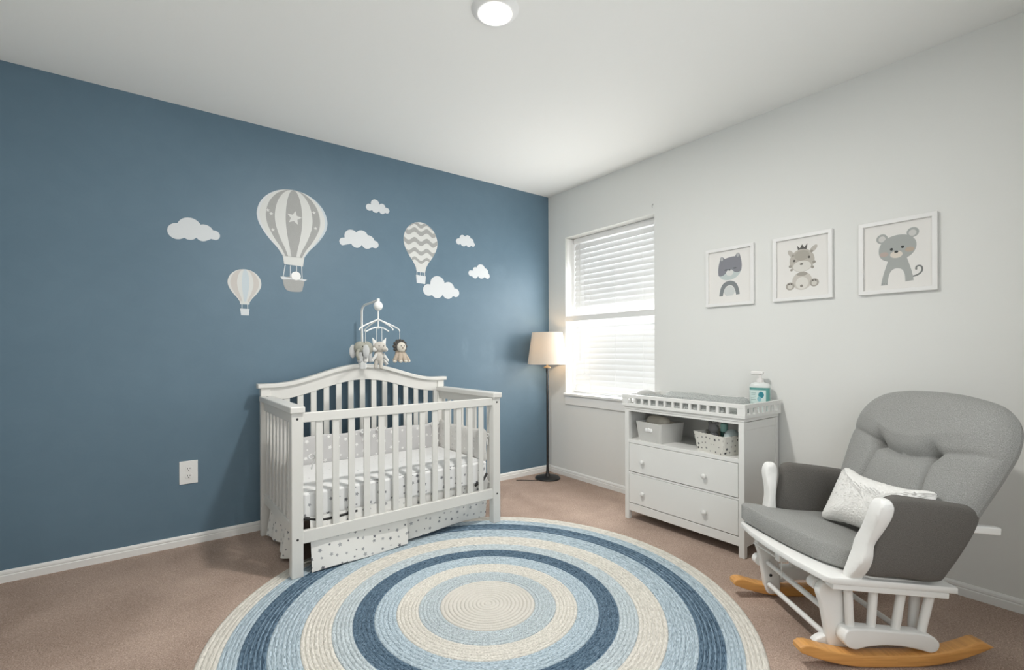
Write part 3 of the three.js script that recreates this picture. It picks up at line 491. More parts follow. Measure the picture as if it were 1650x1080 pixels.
// ---------------------------------------------------------------- changing table
{
  const X0 = -0.43, X1 = -0.03, Z0 = 1.272, Z1 = 2.098;
  const t = thing('changing_table', 'white changing table with two drawers, open shelf and slotted top rail', 'changing table', [(X0 + X1) / 2, 0, (Z0 + Z1) / 2]);
  const a = (X1 - X0) / 2, d = (Z1 - Z0) / 2, P = 0.033;         // local: x -a is the front, z -d left end, +d right end
  for (const [x, z] of [[-a, -d], [-a, d - P], [a - P, -d], [a - P, d - P]]) part('leg', box(x, x + P, 0, 0.748, z, z + P, 0.003), tableWhite, t);
  for (const s of [-1, 1]) { const z = s > 0 ? d - 0.018 : -d + 0.004;
    part('side_panel', [box(-a + P, a - P, 0.075, 0.735, z, z + 0.014, 0.001), box(-a + P - 0.001, a - P + 0.001, 0.7, 0.745, s > 0 ? d - 0.02 : -d, s > 0 ? d - 0.0008 : -d + 0.02, 0.002), box(-a + P - 0.001, a - P + 0.001, 0.06, 0.118, s > 0 ? d - 0.02 : -d, s > 0 ? d - 0.0008 : -d + 0.02, 0.002)], tableWhite, t); }
  part('back_panel', box(a - 0.012, a - 0.004, 0.075, 0.745, -d + P, d - P, 0.001), tableWhite, t);
  part('front_rail', box(-a + 0.002, -a + 0.02, 0.733, 0.75, -d + P, d - P, 0.002), tableWhite, t);
  part('table_top', box(-a - 0.002, a + 0.002, 0.748, 0.767, -d - 0.002, d + 0.002, 0.003), tableWhite, t);
  part('shelf', box(-a + 0.002, a - 0.012, 0.518, 0.542, -d + P - 0.012, d - P + 0.012, 0.002), tableWhite, t);
  part('apron', [box(-a + 0.003, -a + 0.02, 0.06, 0.112, -d + P, d - P, 0.002), box(-a + 0.004, -a + 0.02, 0.313, 0.324, -d + P, d - P, 0.001)], tableWhite, t);
  for (const [y0, y1, yk] of [[0.328, 0.5155, 0.408], [0.1165, 0.311, 0.197]]) {
    const dr = part('drawer', [box(-a + 0.001, -a + 0.019, y0, y1, -d + P + 0.002, d - P - 0.002, 0.0025), box(-a + 0.019, a - 0.05, y0 + 0.02, y1 - 0.03, -d + P + 0.012, d - P - 0.012, 0.002)], tableWhite, t);
    for (const z of [-0.262, 0.18]) { const k = lathe([[0.0001, 0.026], [0.009, 0.0255], [0.0145, 0.02], [0.0155, 0.015], [0.012, 0.009], [0.007, 0.005], [0.0075, 0]].reverse(), 0, 0, 0, 24); k.rotateZ(Math.PI / 2); k.translate(-a + 0.001, yk, z); part('knob', k, tableWhite, dr); }
  }
  // slotted rail all round the top
  const y0 = 0.767, y1 = 0.787, y2 = 0.822, y3 = 0.846;
  const rail = (x0, x1, z0, z1, along, n, margin, name) => {
    const g = [box(x0, x1, y0, y1, z0, z1, 0.002), box(x0, x1, y2, y3, z0, z1, 0.003)];
    const len = along === 'z' ? z1 - z0 : x1 - x0, pitch = (len - 2 * margin) / n;
    const blk2 = (p, q) => g.push(along === 'z' ? box(x0 + 0.001, x1 - 0.001, y1 - 0.001, y2 + 0.001, z0 + p, z0 + q, 0.001, 1) : box(x0 + p, x0 + q, y1 - 0.001, y2 + 0.001, z0 + 0.001, z1 - 0.001, 0.001, 1));
    blk2(0, margin); blk2(len - margin, len);
    for (let i = 1; i < n; i++) blk2(margin + i * pitch - 0.0085, margin + i * pitch + 0.0085);
    part(name, g, tableWhite, t);
  };
  rail(-a - 0.012, -a + 0.004, -d - 0.012, d + 0.012, 'z', 13, 0.045, 'guard_rail');
  rail(a - 0.004, a + 0.012, -d - 0.012, d + 0.012, 'z', 13, 0.045, 'guard_rail');
  rail(-a + 0.004, a - 0.004, d - 0.004, d + 0.012, 'x', 7, 0.012, 'guard_rail');
  rail(-a + 0.004, a - 0.004, -d - 0.012, -d + 0.004, 'x', 7, 0.012, 'guard_rail');
  // things on and in it
  const mott = pixels(256, 256, (u, v) => { const k = 26 * wrapN(u, v, 30, 2) + 40 * (r0() - 0.5) + (wrapN(u, v, 46, 7) > 0.22 ? -34 : 0); return [172 + k, 175 + k, 173 + k]; }, true, [3, 3]);
  const cp = thing('changing_pad', 'grey mottled contoured changing pad lying on the changing table', 'changing pad', [-0.265, 0.758, 1.70]);
  { const rings = []; for (let i = 0; i <= 24; i++) { const z = -0.335 + 0.625 * i / 24, e = Math.min(1, Math.min(i, 24 - i) / 2 + 0.35), r = []; for (let k = 0; k < 36; k++) { const q = k / 36, x = q < 0.5 ? -0.165 + 0.33 * q * 2 : 0.165 - 0.33 * (q - 0.5) * 2, u = x / 0.165, prof = 0.07 + 0.035 * Math.pow(Math.abs(u), 2.2) - (Math.abs(u) > 0.9 ? (Math.abs(u) - 0.9) * 0.45 : 0); r.push(V(x, q < 0.5 ? 0 : prof * e + 0.012 * noise.noise(x * 9, z * 11, 5) + (1 - e) * 0.01, z)); } rings.push(r); } part('pad', creased(loft(rings), 1.2), std({ map: mott, roughness: 1 }), cp); }
  const fc = thing('folded_cloth', 'soft grey folded cloth at the left end of the changing table top', 'cloth', [-0.27, 0.7685, 1.322]);
  part('cloth', [ball(0, 0.05, 0, 0.11, 0.05, 0.042), ball(0.03, 0.035, 0.0, 0.12, 0.035, 0.04)], std({ color: new THREE.Color(0.47, 0.47, 0.455), roughness: 1 }), fc);
  { // pump bottle
    const b = thing('pump_bottle', 'lotion bottle with a white pump and teal label on the changing table', 'bottle', [-0.07, 0.7685, 2.012], 0.3);
    const ring = (y, rx, rz) => Array.from({ length: 40 }, (_, k) => { const q = k / 40 * 2 * Math.PI, c = Math.cos(q), s = Math.sin(q); return V(rx * Math.sign(c) * Math.pow(Math.abs(c), 0.7), y, rz * Math.sign(s) * Math.pow(Math.abs(s), 0.7)); });
    const body = creased(loft([ring(0, 0.026, 0.052), ring(0.004, 0.03, 0.058), ring(0.15, 0.03, 0.058), ring(0.163, 0.029, 0.056), ring(0.174, 0.022, 0.046), ring(0.18, 0.016, 0.022)]), 0.9);
    part('bottle_body', body, std({ color: new THREE.Color(0.7, 0.73, 0.71), roughness: 0.3 }), b);
    const c = document.createElement('canvas'); c.width = 256; c.height = 256; const q = c.getContext('2d');
    q.fillStyle = '#cfe0dc'; q.fillRect(0, 0, 256, 256); q.fillStyle = '#5d9a94'; q.fillRect(0, 0, 256, 26); q.fillRect(208, 0, 48, 256);
    q.fillStyle = '#2f8491'; q.beginPath(); q.arc(150, 76, 34, 0, 7); q.fill(); q.fillStyle = '#8fc0c8'; q.beginPath(); q.arc(128, 120, 26, 0, 7); q.fill();
    q.fillStyle = '#8fa9a5'; for (let i = 0; i < 5; i++) q.fillRect(26, 56 + i * 17, 60 - 8 * (i % 2), 6); q.fillStyle = '#86a29d'; for (let i = 0; i < 4; i++) q.fillRect(30, 166 + i * 18, 150 - 20 * i, 6);
    const lt = new THREE.CanvasTexture(c); lt.colorSpace = THREE.SRGBColorSpace;
    const lab = new THREE.PlaneGeometry(0.113, 0.145, 24, 1); { const p = lab.attributes.position; for (let i = 0; i < p.count; i++) { const z = p.getX(i), sn = Math.min(1, Math.pow(Math.abs(z) / 0.058, 1 / 0.7)), cs = Math.sqrt(1 - sn * sn); p.setXYZ(i, -(0.0305 * Math.pow(cs, 0.7) + 0.0004), p.getY(i) + 0.076, z); } lab.computeVertexNormals(); }
    part('label', lab, std({ map: lt, roughness: 0.4, side: THREE.DoubleSide }), b);
    const wp = std({ color: new THREE.Color(0.83, 0.81, 0.79), roughness: 0.35 });
    part('pump', [rod(V(0, 0.178, 0), V(0, 0.205, 0), 0.021, 0.02, 24), rod(V(0, 0.205, 0), V(0, 0.228, 0), 0.0085, 0.0085, 16), box(-0.016, 0.016, 0.226, 0.247, -0.05, 0.02, 0.007, 3)], wp, b);
  }
  const bin = (name, label, x, z, w, dd, h, mat, turn, flare = 0.012) => {
    const o = thing(name, label, 'basket', [x, 0.5425, z], turn);
    const ring = (y, k) => { const pts = []; const W = w / 2 + flare * k, D = dd / 2 + flare * k, r = 0.02; for (const [sx, sz, a0] of [[1, 1, 0], [-1, 1, 1], [-1, -1, 2], [1, -1, 3]]) for (let i = 0; i <= 5; i++) { const q = (a0 + i / 5) * Math.PI / 2; pts.push(V(sx * (D - r) + r * Math.cos(q), y, sz * (W - r) + r * Math.sin(q))); } return pts.reverse(); };
    const inner = (y, k) => ring(y, k).map((p) => V(p.x * (1 - 0.006 / (dd / 2)), p.y, p.z * (1 - 0.006 / (w / 2))));
    part('basket_body', creased(loft([ring(0, 0), ring(h * 0.5, 0.5), ring(h, 1), inner(h + 0.001, 1), inner(h * 0.5, 0.5), inner(0.006, 0)]), 0.7), mat, o);
    return o;
  };
  const b1 = bin('storage_bin', 'plain pale grey storage bin on the left of the open shelf', -0.3, 1.462, 0.2, 0.21, 0.125, std({ color: new THREE.Color(0.58, 0.575, 0.55), roughness: 0.6 }), -0.12);
  for (const s of [-1, 0, 1]) { const g = ball(-0.1135, 0.078 - 0.002 * Math.abs(s), 0.008 + s * 0.021, 0.005, 0.015 - 0.002 * Math.abs(s), 0.0125, 16); part('emblem', g, pure, b1); }
  const rc = thing('rolled_blanket', 'pale cream rolled blanket inside the plain grey bin', 'blanket', [-0.29, 0.566, 1.462], -0.12);
  { const pts = []; for (let i = 0; i <= 60; i++) { const q = i / 60 * 5.2 * Math.PI, r = 0.008 + 0.0024 * q; pts.push([r * Math.cos(q), r * Math.sin(q)]); } const out = pts.concat(pts.slice().reverse().map(([x, y]) => [x * 0.9, y * 0.9])); const g1 = new THREE.CapsuleGeometry(0.052, 0.08, 8, 28); g1.rotateX(Math.PI / 2); g1.translate(0, 0.085, -0.02); const g2 = new THREE.CapsuleGeometry(0.045, 0.07, 8, 24); g2.rotateX(Math.PI / 2); g2.translate(0.05, 0.055, 0.02); part('blanket_roll', [g1, g2], std({ color: new THREE.Color(0.62, 0.58, 0.5), roughness: 1, bumpMap: weaveBump, bumpScale: 0.001 }), rc); }
  const b2 = bin('spotted_basket', 'white fabric basket with dark spots on the right of the open shelf', -0.305, 1.905, 0.22, 0.2, 0.11, std({ map: rep(print(12, '#dcdad2', ['#3b3b3d', '#5b5c5e', '#8d8d8c', '#2d2d30'], 81, 0.03, 512), 3.4), roughness: 0.9 }), -0.3, 0.016);
  const furG = std({ color: new THREE.Color(0.36, 0.35, 0.36), roughness: 1, bumpMap: fleece.bumpMap, bumpScale: 0.003 });
  const ps = thing('plush_toy', 'small grey plush toy poking out of the spotted basket', 'plush toy', [-0.31, 0.55, 1.85]);
  part('body', ball(0, 0.055, 0, 0.035, 0.05, 0.035), furG, ps); part('head', ball(0, 0.125, 0, 0.03, 0.032, 0.03), furG, ps); for (const s of [-1, 1]) part('ear', ball(0, 0.155, s * 0.022, 0.008, 0.013, 0.011, 12), furG, ps);
  const tb = thing('baby_bottle', 'teal capped little bottle standing in the spotted basket', 'bottle', [-0.292, 0.55, 1.908]);
  part('bottle', lathe([[0.0001, 0], [0.02, 0.001], [0.021, 0.01], [0.021, 0.1], [0.017, 0.112]], 0, 0, 0, 24), std({ color: new THREE.Color(0.04, 0.12, 0.1), roughness: 0.35 }), tb); part('cap', lathe([[0.021, 0.11], [0.021, 0.15], [0.017, 0.158], [0.0001, 0.159]], 0, 0, 0, 24), std({ color: new THREE.Color(0.3, 0.55, 0.5), roughness: 0.4 }), tb);
  const wc = thing('washcloth', 'pale teal folded washcloth in the spotted basket', 'cloth', [-0.325, 0.552, 1.972], -0.3);
  part('cloth', [ball(0, 0.09, 0, 0.05, 0.042, 0.035), ball(0.01, 0.075, 0.0, 0.06, 0.035, 0.038)], std({ color: new THREE.Color(0.5, 0.58, 0.58), roughness: 1 }), wc);
}

// ---------------------------------------------------------------- pictures
{
  const art = (draw) => { const c = document.createElement('canvas'); c.width = 480; c.height = 600; const q = c.getContext('2d'); q.fillStyle = '#e7e5e1'; q.fillRect(0, 0, 480, 600); draw(q); const t = new THREE.CanvasTexture(c); t.colorSpace = THREE.SRGBColorSpace; t.anisotropy = 8; return t; };
  const el = (q, x, y, rx, ry, col, rot = 0) => { q.fillStyle = col; q.beginPath(); q.ellipse(x, y, rx, ry, rot, 0, 7); q.fill(); };
  const cat = (q) => {
    q.fillStyle = '#858a8c'; q.beginPath(); q.moveTo(120, 520); q.bezierCurveTo(130, 420, 150, 360, 235, 350); q.bezierCurveTo(320, 350, 345, 420, 355, 512); q.lineTo(315, 516); q.bezierCurveTo(305, 450, 290, 402, 240, 402); q.bezierCurveTo(190, 402, 172, 450, 162, 520); q.closePath(); q.fill();
    el(q, 238, 470, 62, 62, '#cfd2d0');
    q.fillStyle = '#e7e5e1'; q.fillRect(165, 520, 150, 40);
    q.fillStyle = '#c2cbc9'; q.beginPath(); q.moveTo(112, 262); q.bezierCurveTo(130, 370, 330, 372, 372, 245); q.closePath(); q.fill();
    q.fillStyle = '#86878e'; q.beginPath(); q.moveTo(112, 280); q.bezierCurveTo(98, 210, 118, 140, 130, 100); q.bezierCurveTo(132, 52, 160, 60, 185, 92); q.bezierCurveTo(225, 80, 270, 74, 306, 80); q.bezierCurveTo(318, 40, 352, 30, 360, 78); q.bezierCurveTo(376, 130, 386, 190, 372, 245); q.bezierCurveTo(340, 280, 300, 262, 280, 240); q.bezierCurveTo(262, 212, 222, 216, 205, 246); q.bezierCurveTo(180, 286, 140, 296, 112, 280); q.fill();
    el(q, 152, 92, 14, 22, '#b6b7b8'); el(q, 334, 70, 14, 22, '#b6b7b8');
    el(q, 242, 258, 40, 38, '#dcdcd8'); el(q, 200, 222, 20, 7, '#5f6366'); el(q, 300, 212, 20, 7, '#5f6366'); el(q, 240, 226, 13, 9, '#55585c');
  };
  const giraffe = (q) => {
    q.fillStyle = '#5f5d5a'; q.beginPath(); q.moveTo(205, 128); for (const [x, y] of [[196, 74], [222, 104], [242, 66], [262, 102], [292, 64], [284, 122]]) q.lineTo(x, y); q.closePath(); q.fill();
    el(q, 138, 150, 22, 46, '#bdb8b0', -0.6); el(q, 346, 128, 22, 46, '#bdb8b0', 0.75);
    el(q, 240, 232, 116, 118, '#bab5ac'); el(q, 240, 180, 70, 52, '#aca79d');
    el(q, 240, 290, 84, 56, '#dbd8d1'); for (const [x, y] of [[168, 226], [306, 206]]) el(q, x, y, 11, 12, '#5a5752');
    el(q, 236, 268, 16, 10, '#77736c'); for (const [x, y, r] of [[130, 280, 15], [142, 318, 13], [352, 262, 15], [338, 312, 14], [156, 170, 12], [330, 150, 13]]) el(q, x, y, r, r, '#9d988f');
    el(q, 240, 440, 92, 92, '#cbc6be'); el(q, 240, 462, 58, 62, '#dedbd4'); el(q, 240, 370, 50, 20, '#a7a29a');
    for (const [x, y] of [[128, 486], [352, 470]]) { el(q, x, y, 42, 40, '#aaa59c'); el(q, x, y + 4, 24, 24, '#d2cec6'); el(q, x - 12, y - 22, 8, 8, '#6f6b66'); el(q, x + 12, y - 22, 8, 8, '#6f6b66'); }
    el(q, 236, 492, 14, 14, '#8d8880');
  };
  const bear = (q) => {
    q.fillStyle = '#a9aca9'; q.beginPath(); q.moveTo(128, 560); q.bezierCurveTo(140, 460, 165, 400, 180, 330); q.lineTo(310, 322); q.bezierCurveTo(330, 400, 350, 460, 356, 536); q.lineTo(300, 542); q.bezierCurveTo(300, 470, 292, 416, 240, 414); q.bezierCurveTo(190, 416, 178, 480, 176, 560); q.closePath(); q.fill();
    q.strokeStyle = '#7f8280'; q.lineWidth = 13; q.beginPath(); q.moveTo(352, 500); q.bezierCurveTo(400, 494, 424, 460, 410, 424); q.bezierCurveTo(396, 398, 362, 416, 376, 446); q.stroke();
    el(q, 136, 130, 42, 44, '#a9aca9'); el(q, 136, 132, 26, 28, '#cdccc8'); el(q, 352, 108, 42, 44, '#a9aca9'); el(q, 350, 112, 26, 28, '#cdccc8');
    q.fillStyle = '#a9aca9'; q.beginPath(); q.moveTo(112, 250); q.bezierCurveTo(110, 140, 200, 112, 250, 112); q.bezierCurveTo(330, 112, 382, 160, 376, 230); q.bezierCurveTo(366, 320, 280, 352, 215, 350); q.bezierCurveTo(150, 346, 112, 310, 112, 250); q.fill();
    el(q, 150, 276, 32, 22, '#b9a9a0'); el(q, 330, 256, 32, 22, '#b7a898'); el(q, 238, 288, 44, 32, '#dcd4c8'); el(q, 204, 236, 11, 12, '#3f4241'); el(q, 282, 226, 11, 12, '#3f4241'); el(q, 238, 264, 14, 10, '#3f4241');
    for (const x of [140, 152, 166]) { q.strokeStyle = '#8b8e8b'; q.lineWidth = 4; q.beginPath(); q.moveTo(x, 540); q.lineTo(x - 2, 558); q.stroke(); }
  };
  const frameM = std({ color: new THREE.Color(0.83, 0.825, 0.81), roughness: 0.4 });
  const frame = (z0, z1, y0, y1, draw, label) => {
    const f = thing('picture_frame', label, 'picture', [0, (y0 + y1) / 2, (z0 + z1) / 2]);
    const hw = (z1 - z0) / 2, hh = (y1 - y0) / 2, b = 0.021, x0 = -0.019;
    part('frame', [box(x0, -0.0005, hh - b, hh, -hw, hw, 0.002), box(x0, -0.0005, -hh, -hh + b, -hw, hw, 0.002), box(x0, -0.0005, -hh + b - 0.001, hh - b + 0.001, -hw, -hw + b, 0.002), box(x0, -0.0005, -hh + b - 0.001, hh - b + 0.001, hw - b, hw, 0.002)], frameM, f);
    const g = new THREE.PlaneGeometry(2 * (hw - b), 2 * (hh - b)); g.rotateY(-Math.PI / 2); g.translate(-0.006, 0, 0);
    part('print', g, std({ map: art(draw), roughness: 0.8 }), f);
  };
  frame(1.626, 1.949, 1.432, 1.815, cat, 'white framed print of a grey raccoon-like cat, left of the three pictures');
  frame(2.063, 2.38, 1.432, 1.813, giraffe, 'white framed print of a crowned baby giraffe, middle of the three pictures');
  frame(2.502, 2.821, 1.43, 1.805, bear, 'white framed print of a grey bear with curled tail, right of the three pictures');
}

// ---------------------------------------------------------------- glider chair
// local: +x towards the near side, +z forward, tilt keeps the deck plane y = 0.3104 + 0.0952 z
const CH = { x: -0.713, z: 2.66, turn: Math.atan2(-0.808, -0.589) };
{
  const c = thing('glider_chair', 'grey upholstered white glider rocking chair on curved wooden runners', 'chair', [CH.x, 0, CH.z], CH.turn);
  const deck = (z, h = 0) => 0.3104 + 0.0952 * z + h;
  const sideways = (pts, thick, x, bevel = 0.006) => { const g = plate(pts.map(([z, y]) => [-z, y]), thick, bevel, 3); g.rotateY(Math.PI / 2); g.translate(x, 0, 0); return creased(g, 0.7); };   // outline in (z, y)
  // runners
  const run = []; const bot = (z) => 0.001 + 0.5 * Math.max(0, Math.abs(z - 0.01) - 0.06) ** 2 / 0.65 * 0.95;
  for (let i = 0; i <= 28; i++) { const z = -0.345 + 0.69 * i / 28; run.push([z, bot(z)]); }
  run.push([0.35, 0.062], [0.35, 0.076], [0.335, 0.086], [0.312, 0.086]);
  for (let i = 26; i >= 2; i--) { const z = -0.345 + 0.69 * i / 28; run.push([z, bot(z) + 0.043]); }
  run.push([-0.312, 0.09], [-0.355, 0.068]);
  for (const s of [-1, 1]) part('runner', sideways(run, 0.052, s * 0.247, 0.006), wood, c, 'curved natural wood runner');
  // base sides: lower rail, spindles, front board with link, deck rail
  const low = smooth([[0.19, 0.114], [0.18, 0.133], [0.155, 0.14], [0, 0.128], [-0.1, 0.119], [-0.135, 0.108], [-0.158, 0.083], [-0.15, 0.058], [-0.128, 0.05], [-0.09, 0.06], [-0.02, 0.075], [0.05, 0.079], [0.11, 0.074], [0.15, 0.066], [0.18, 0.078], [0.191, 0.098]], 90);
  const boardPts = smooth([[0.252, 0.25], [0.245, 0.275], [0.215, 0.288], [0.17, 0.282], [0.158, 0.24], [0.15, 0.12], [0.145, 0.045], [0.16, 0.024], [0.2, 0.026], [0.213, 0.055], [0.222, 0.11], [0.238, 0.2]], 80);
  for (const s of [-1, 1]) {
    part('lower_rail', sideways(low, 0.05, s * 0.245, 0.006), chairWhite, c);
    for (const [zt, zb] of [[0.157, 0.15], [0.061, 0.072], [-0.044, -0.018], [-0.151, -0.114]]) part('spindle', rod(V(s * 0.24, deck(zb) - 0.185, zb), V(s * 0.24, deck(zt) - 0.035, zt), 0.0145, 0.0145, 16), chairWhite, c);
    part('swing_board', sideways(boardPts, 0.03, s > 0 ? 0.208 : -0.222, 0.006), chairWhite, c);
    for (const [zz, yy] of [[0.213, 0.25], [0.19, 0.11]]) part('bolt', rod(V(s > 0 ? 0.1935 : -0.2075, yy, zz), V(s > 0 ? 0.189 : -0.2055, yy, zz), 0.007, 0.007, 12), darkMetal, c);
    part('link_knob', s > 0 ? rod(V(0.155, 0.262, 0.235), V(0.192, 0.262, 0.235), 0.021, 0.021, 20) : rod(V(-0.237, 0.165, 0.222), V(-0.268, 0.165, 0.222), 0.024, 0.024, 20), chairWhite, c);
    if (s > 0) part('base_foot', sideways(smooth([[0.26, 0.058], [0.235, 0.078], [0.19, 0.086], [0.14, 0.07], [0.14, 0.03], [0.2, 0.038]], 40), 0.03, s * 0.195, 0.005), chairWhite, c);
    part('deck_rail', (() => { const g = box(s * 0.255 - 0.022, s * 0.255 + 0.022, -0.021, 0, -0.187, 0.235, 0.003); g.rotateX(-Math.atan(0.0952)); g.translate(0, deck(0) - 0.024, 0); return g; })(), chairWhite, c);
  }
  for (const [y, z] of [[0.17, 0.205], [0.07, 0.2], [0.055, -0.13]]) part('cross_bar', rod(V(-0.2, y, z), V(0.2, y, z), 0.011, 0.011, 14), chairWhite, c);
  part('swing_beam', [box(-0.19, 0.17, 0.243, 0.268, 0.11, 0.135, 0.005), box(-0.19, 0.19, 0.25, 0.275, -0.16, -0.13, 0.005)], chairWhite, c);
  part('recline_lever', [rod(V(-0.08, 0.25, 0.24), V(-0.2, 0.262, 0.27), 0.004, 0.004, 8), box(-0.09, -0.055, 0.235, 0.3, 0.2, 0.24, 0.006), rod(V(-0.07, 0.16, 0.22), V(-0.07, 0.24, 0.22), 0.002, 0.002, 6)], chairWhite, c);
  for (const s of [-1, 1]) part('rear_strut', rod(V(s * 0.19, 0.06, -0.12), V(s * 0.19, 0.27, -0.14), 0.014, 0.018, 14), chairWhite, c);
  // seat deck with a bowed front edge
  const flat = (pts, h0, h1, r = 0.004) => { const g = plate(pts.map(([x, z]) => [x, -z]), h1 - h0, r, 2); g.rotateX(-Math.PI / 2); g.translate(0, (h0 + h1) / 2, 0); const m = new THREE.Matrix4().set(1, 0, 0, 0, 0, 1, 0.0952, 0.3104, 0, 0, 1, 0, 0, 0, 0, 1); g.applyMatrix4(m); return creased(g, 0.7); };
  part('seat_deck', flat([[-0.278, -0.215], [0.278, -0.215], [0.282, 0.245], [0.27, 0.262], [0.14, 0.296], [0, 0.314], [-0.14, 0.318], [-0.25, 0.306], [-0.278, 0.28]], -0.024, 0.0), chairWhite, c);
  { // seat cushion, boxed edge with a slightly domed top
    const o = smooth([[0.236, -0.17], [0.238, 0.0], [0.232, 0.125], [0.205, 0.165], [0.158, 0.204], [0.06, 0.243], [-0.04, 0.266], [-0.16, 0.287], [-0.25, 0.295], [-0.285, 0.285], [-0.297, 0.25], [-0.27, 0.18], [-0.245, 0.1], [-0.243, -0.17], [0, -0.175]], 150);
    const g = pad(o.map(([x, z]) => [x, -z]), [0, -0.06], 26, (r, x, y, s) => s > 0 ? 0.082 + 0.01 * Math.max(0, 1 - r ** 4) - 0.008 * Math.max(0, (r - 0.965) / 0.035) ** 2 + 0.004 * noise.noise(x * 7, y * 10, 1) * (1 - r ** 8) : 0.004 + 0.01 * Math.max(0, r - 0.95) / 0.05);
    g.rotateX(-Math.PI / 2); const m = new THREE.Matrix4().set(1, 0, 0, 0, 0, 1, 0.0952, 0.3104, 0, 0, 1, 0, 0, 0, 0, 1); g.applyMatrix4(m); g.computeVertexNormals();
    part('seat_cushion', creased(g, 0.75), greyFabric, c);
  }
  // arms: curved posts lean back and outward, wrapped pads behind
  for (const s of [-1, 1]) {
    const path = new THREE.CatmullRomCurve3(s > 0 ? [V(0.254, 0.322, 0.152), V(0.276, 0.37, 0.147), V(0.292, 0.42, 0.143), V(0.297, 0.465, 0.138), V(0.318, 0.515, 0.128), V(0.34, 0.57, 0.12), V(0.348, 0.605, 0.116), V(0.35, 0.634, 0.114)]
      : [V(0.256, 0.322, 0.17), V(0.254, 0.37, 0.17), V(0.253, 0.42, 0.17), V(0.252, 0.465, 0.168), V(0.255, 0.515, 0.166), V(0.262, 0.56, 0.164), V(0.264, 0.59, 0.162), V(0.264, 0.616, 0.16)]);
    const rings = [];
    for (let i = 0; i <= 40; i++) {
      const t = i / 40, p = path.getPoint(t), end = t > 0.85 ? Math.sqrt(Math.max(0.02, 1 - ((t - 0.85) / 0.15) ** 2)) : 1, w = ((s > 0 ? 0.031 : 0.026) + 0.003 * Math.sin(t * 6)) * (0.35 + 0.65 * end) * (s > 0 ? 0.62 + 0.38 * Math.min(1, t / 0.25) : 1), d = (0.022 + 0.006 * Math.sin(t * 9 + 1)) * (0.6 + 0.4 * end), r = [];
      for (let k = 0; k < 24; k++) { const q = k / 24 * 2 * Math.PI, cc = Math.cos(q), sn = Math.sin(q); r.push(V(s * p.x + s * w * Math.sign(cc) * Math.abs(cc) ** 0.35, p.y, p.z + d * Math.sign(sn) * Math.abs(sn) ** 0.35)); }
      rings.push(s > 0 ? r.reverse() : r);
    }
    part('arm_post', creased(loft(rings), 0.8), chairWhite, c);
    const o = smooth([[0.128, 0.345], [0.12, 0.42], [0.108, 0.5], [0.096, 0.57], [0.09, 0.625], [0.06, 0.638], [0.0, 0.632], [-0.16, 0.608], [-0.225, 0.592], [-0.252, 0.56], [-0.245, 0.51], [-0.218, 0.44], [-0.18, 0.365], [-0.15, 0.318], [-0.12, 0.312], [0, 0.328]], 120);
    const g = pad(o.map(([z, y]) => [-z, y]), [0.05, 0.48], 20, (r, x, y, sd) => sd * (0.026 * Math.pow(Math.max(0, 1 - r ** 8), 0.45) + 0.003 * noise.noise(x * 16, y * 7, 3) * (1 - r ** 6)));
    g.rotateY(Math.PI / 2); { const p = g.attributes.position; for (let i = 0; i < p.count; i++) { p.setX(i, p.getX(i) + s * ((s > 0 ? 0.276 : 0.262) + (s > 0 ? 0.045 : 0.01) * Math.min(1, Math.max(0, (p.getY(i) - 0.34) / 0.28)))); if (s < 0) { p.setY(i, 0.33 + (p.getY(i) - 0.33) * 0.92); p.setZ(i, p.getZ(i) + 0.016); } } g.computeVertexNormals(); }
    part('arm_pad', metricUV(g), armFabric, c);
  }
  // back cushion: tufted, leaning 25 degrees
  {
    const o = smooth([[-0.285, 0.03], [-0.305, 0.1], [-0.325, 0.22], [-0.345, 0.36], [-0.35, 0.46], [-0.325, 0.545], [-0.265, 0.605], [-0.16, 0.637], [0, 0.648], [0.16, 0.637], [0.265, 0.605], [0.325, 0.545], [0.35, 0.46], [0.345, 0.36], [0.325, 0.22], [0.305, 0.1], [0.285, 0.03], [0.25, 0.0], [0.1, -0.01], [-0.1, -0.01], [-0.25, 0.0]], 220);
    const seamY = (x) => { const a = Math.abs(x); return a < 0.135 ? 0.318 + 0.032 * (a / 0.135) ** 2 : 0.350 + 0.045 * Math.pow(Math.min(1, (a - 0.135) / 0.2), 0.8); };
    const dip = (d, w) => Math.exp(-Math.pow(Math.abs(d) / w, 1.3));
    const h = (r, x, y, s) => {
      if (s < 0) return -0.055 * Math.pow(Math.max(0, 1 - r ** 6), 0.5);
      const ys = seamY(x), top = y > ys;
      let z = 0.075 * Math.pow(Math.max(0, 1 - r ** 7), 0.55) + (top ? 0.022 * Math.min(1, (y - ys) / 0.08) * Math.max(0, 1 - r ** 4) : 0);
      z -= (Math.abs(x) < 0.14 ? 0.03 : 0.011) * dip(y - ys, Math.abs(x) < 0.14 ? 0.022 : 0.011) * Math.max(0, 1 - r ** 12);
      const xs = 0.135 + 0.03 * Math.max(0, (0.35 - y) / 0.35) ** 1.5;
      if (y < ys + 0.01) z -= 0.02 * dip(Math.abs(x) - xs, 0.014);
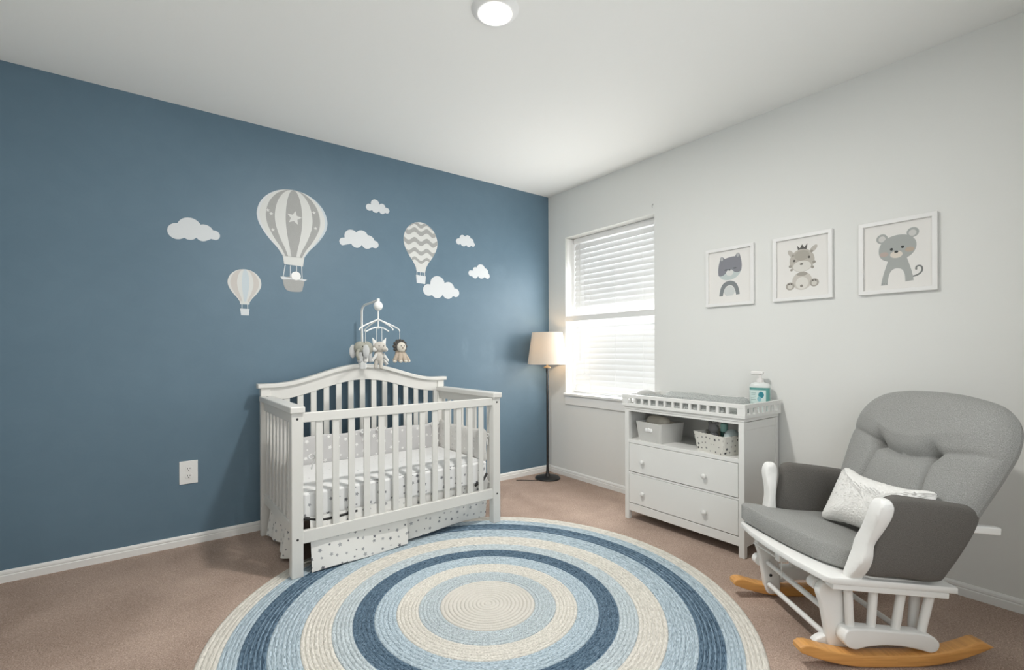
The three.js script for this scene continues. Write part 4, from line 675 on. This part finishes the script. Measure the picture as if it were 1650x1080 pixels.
      z -= 0.03 * Math.exp(-(((Math.abs(x) - 0.135) / 0.03) ** 2 + ((y - 0.352) / 0.03) ** 2));
      if (top) z -= 0.008 * Math.exp(-(((Math.abs(x) - 0.135) / 0.012) ** 2)) * Math.exp(-(y - ys) / 0.05);
      return z + 0.003 * noise.noise(x * 9, y * 9, 2) * (1 - r ** 6);
    };
    const g = pad(o, [0, 0.33], 56, h);
    g.scale(1, 0.925, 1); g.rotateX(-THREE.MathUtils.degToRad(25.4)); g.translate(0.012, 0.42, -0.165);
    part('back_cushion', metricUV(g), greyFabric, c);
  }
  part('back_frame', [-1, 1].map((s) => { const g = rod(V(s * 0.2, 0.3, -0.2), V(s * 0.22, 0.8, -0.42), 0.016, 0.014, 12); return g; }), chairWhite, c);
  for (const s of [-1, 1]) part('arm_support', (() => { const g = box(-0.014, 0.014, -0.014, 0.014, -0.34, -0.15, 0.006, 3); g.rotateX(-0.1); g.translate(s * 0.3, 0.535, 0.0); return g; })(), chairWhite, c);
  // lumbar pillow resting on the seat against the back
  const pl = thing('throw_pillow', 'small white textured lumbar pillow on the grey glider chair', 'pillow', [CH.x, 0, CH.z], CH.turn);
  {
    const o = smooth([[-0.225, -0.12], [-0.1, -0.108], [0, -0.104], [0.1, -0.108], [0.222, -0.118], [0.226, -0.06], [0.226, 0], [0.226, 0.06], [0.226, 0.118], [0.11, 0.106], [0, 0.102], [-0.11, 0.106], [-0.22, 0.12], [-0.229, 0.06], [-0.229, 0], [-0.229, -0.06]], 240).map(([x, y], i) => { const k = 1 + 0.006 * Math.sin(i * 1.9); return [x * k, y * k]; });
    const g = pad(o, [0, 0], 40, (r, x, y, s) => s * (0.058 * Math.pow(Math.max(0, 1 - r ** 2.6), 0.75)) + s * 0.0025 * noise.noise(x * 150, y * 150, 5) * (r < 0.97 ? 1 : 0.3));
    g.scale(0.86, 0.98, 1); g.rotateX(-0.5); g.rotateY(0.17); g.translate(0.076, 0.518, -0.07);
    part('pillow_cover', metricUV(g), fleece, pl);
  }
}
renderer.render(scene, camera);
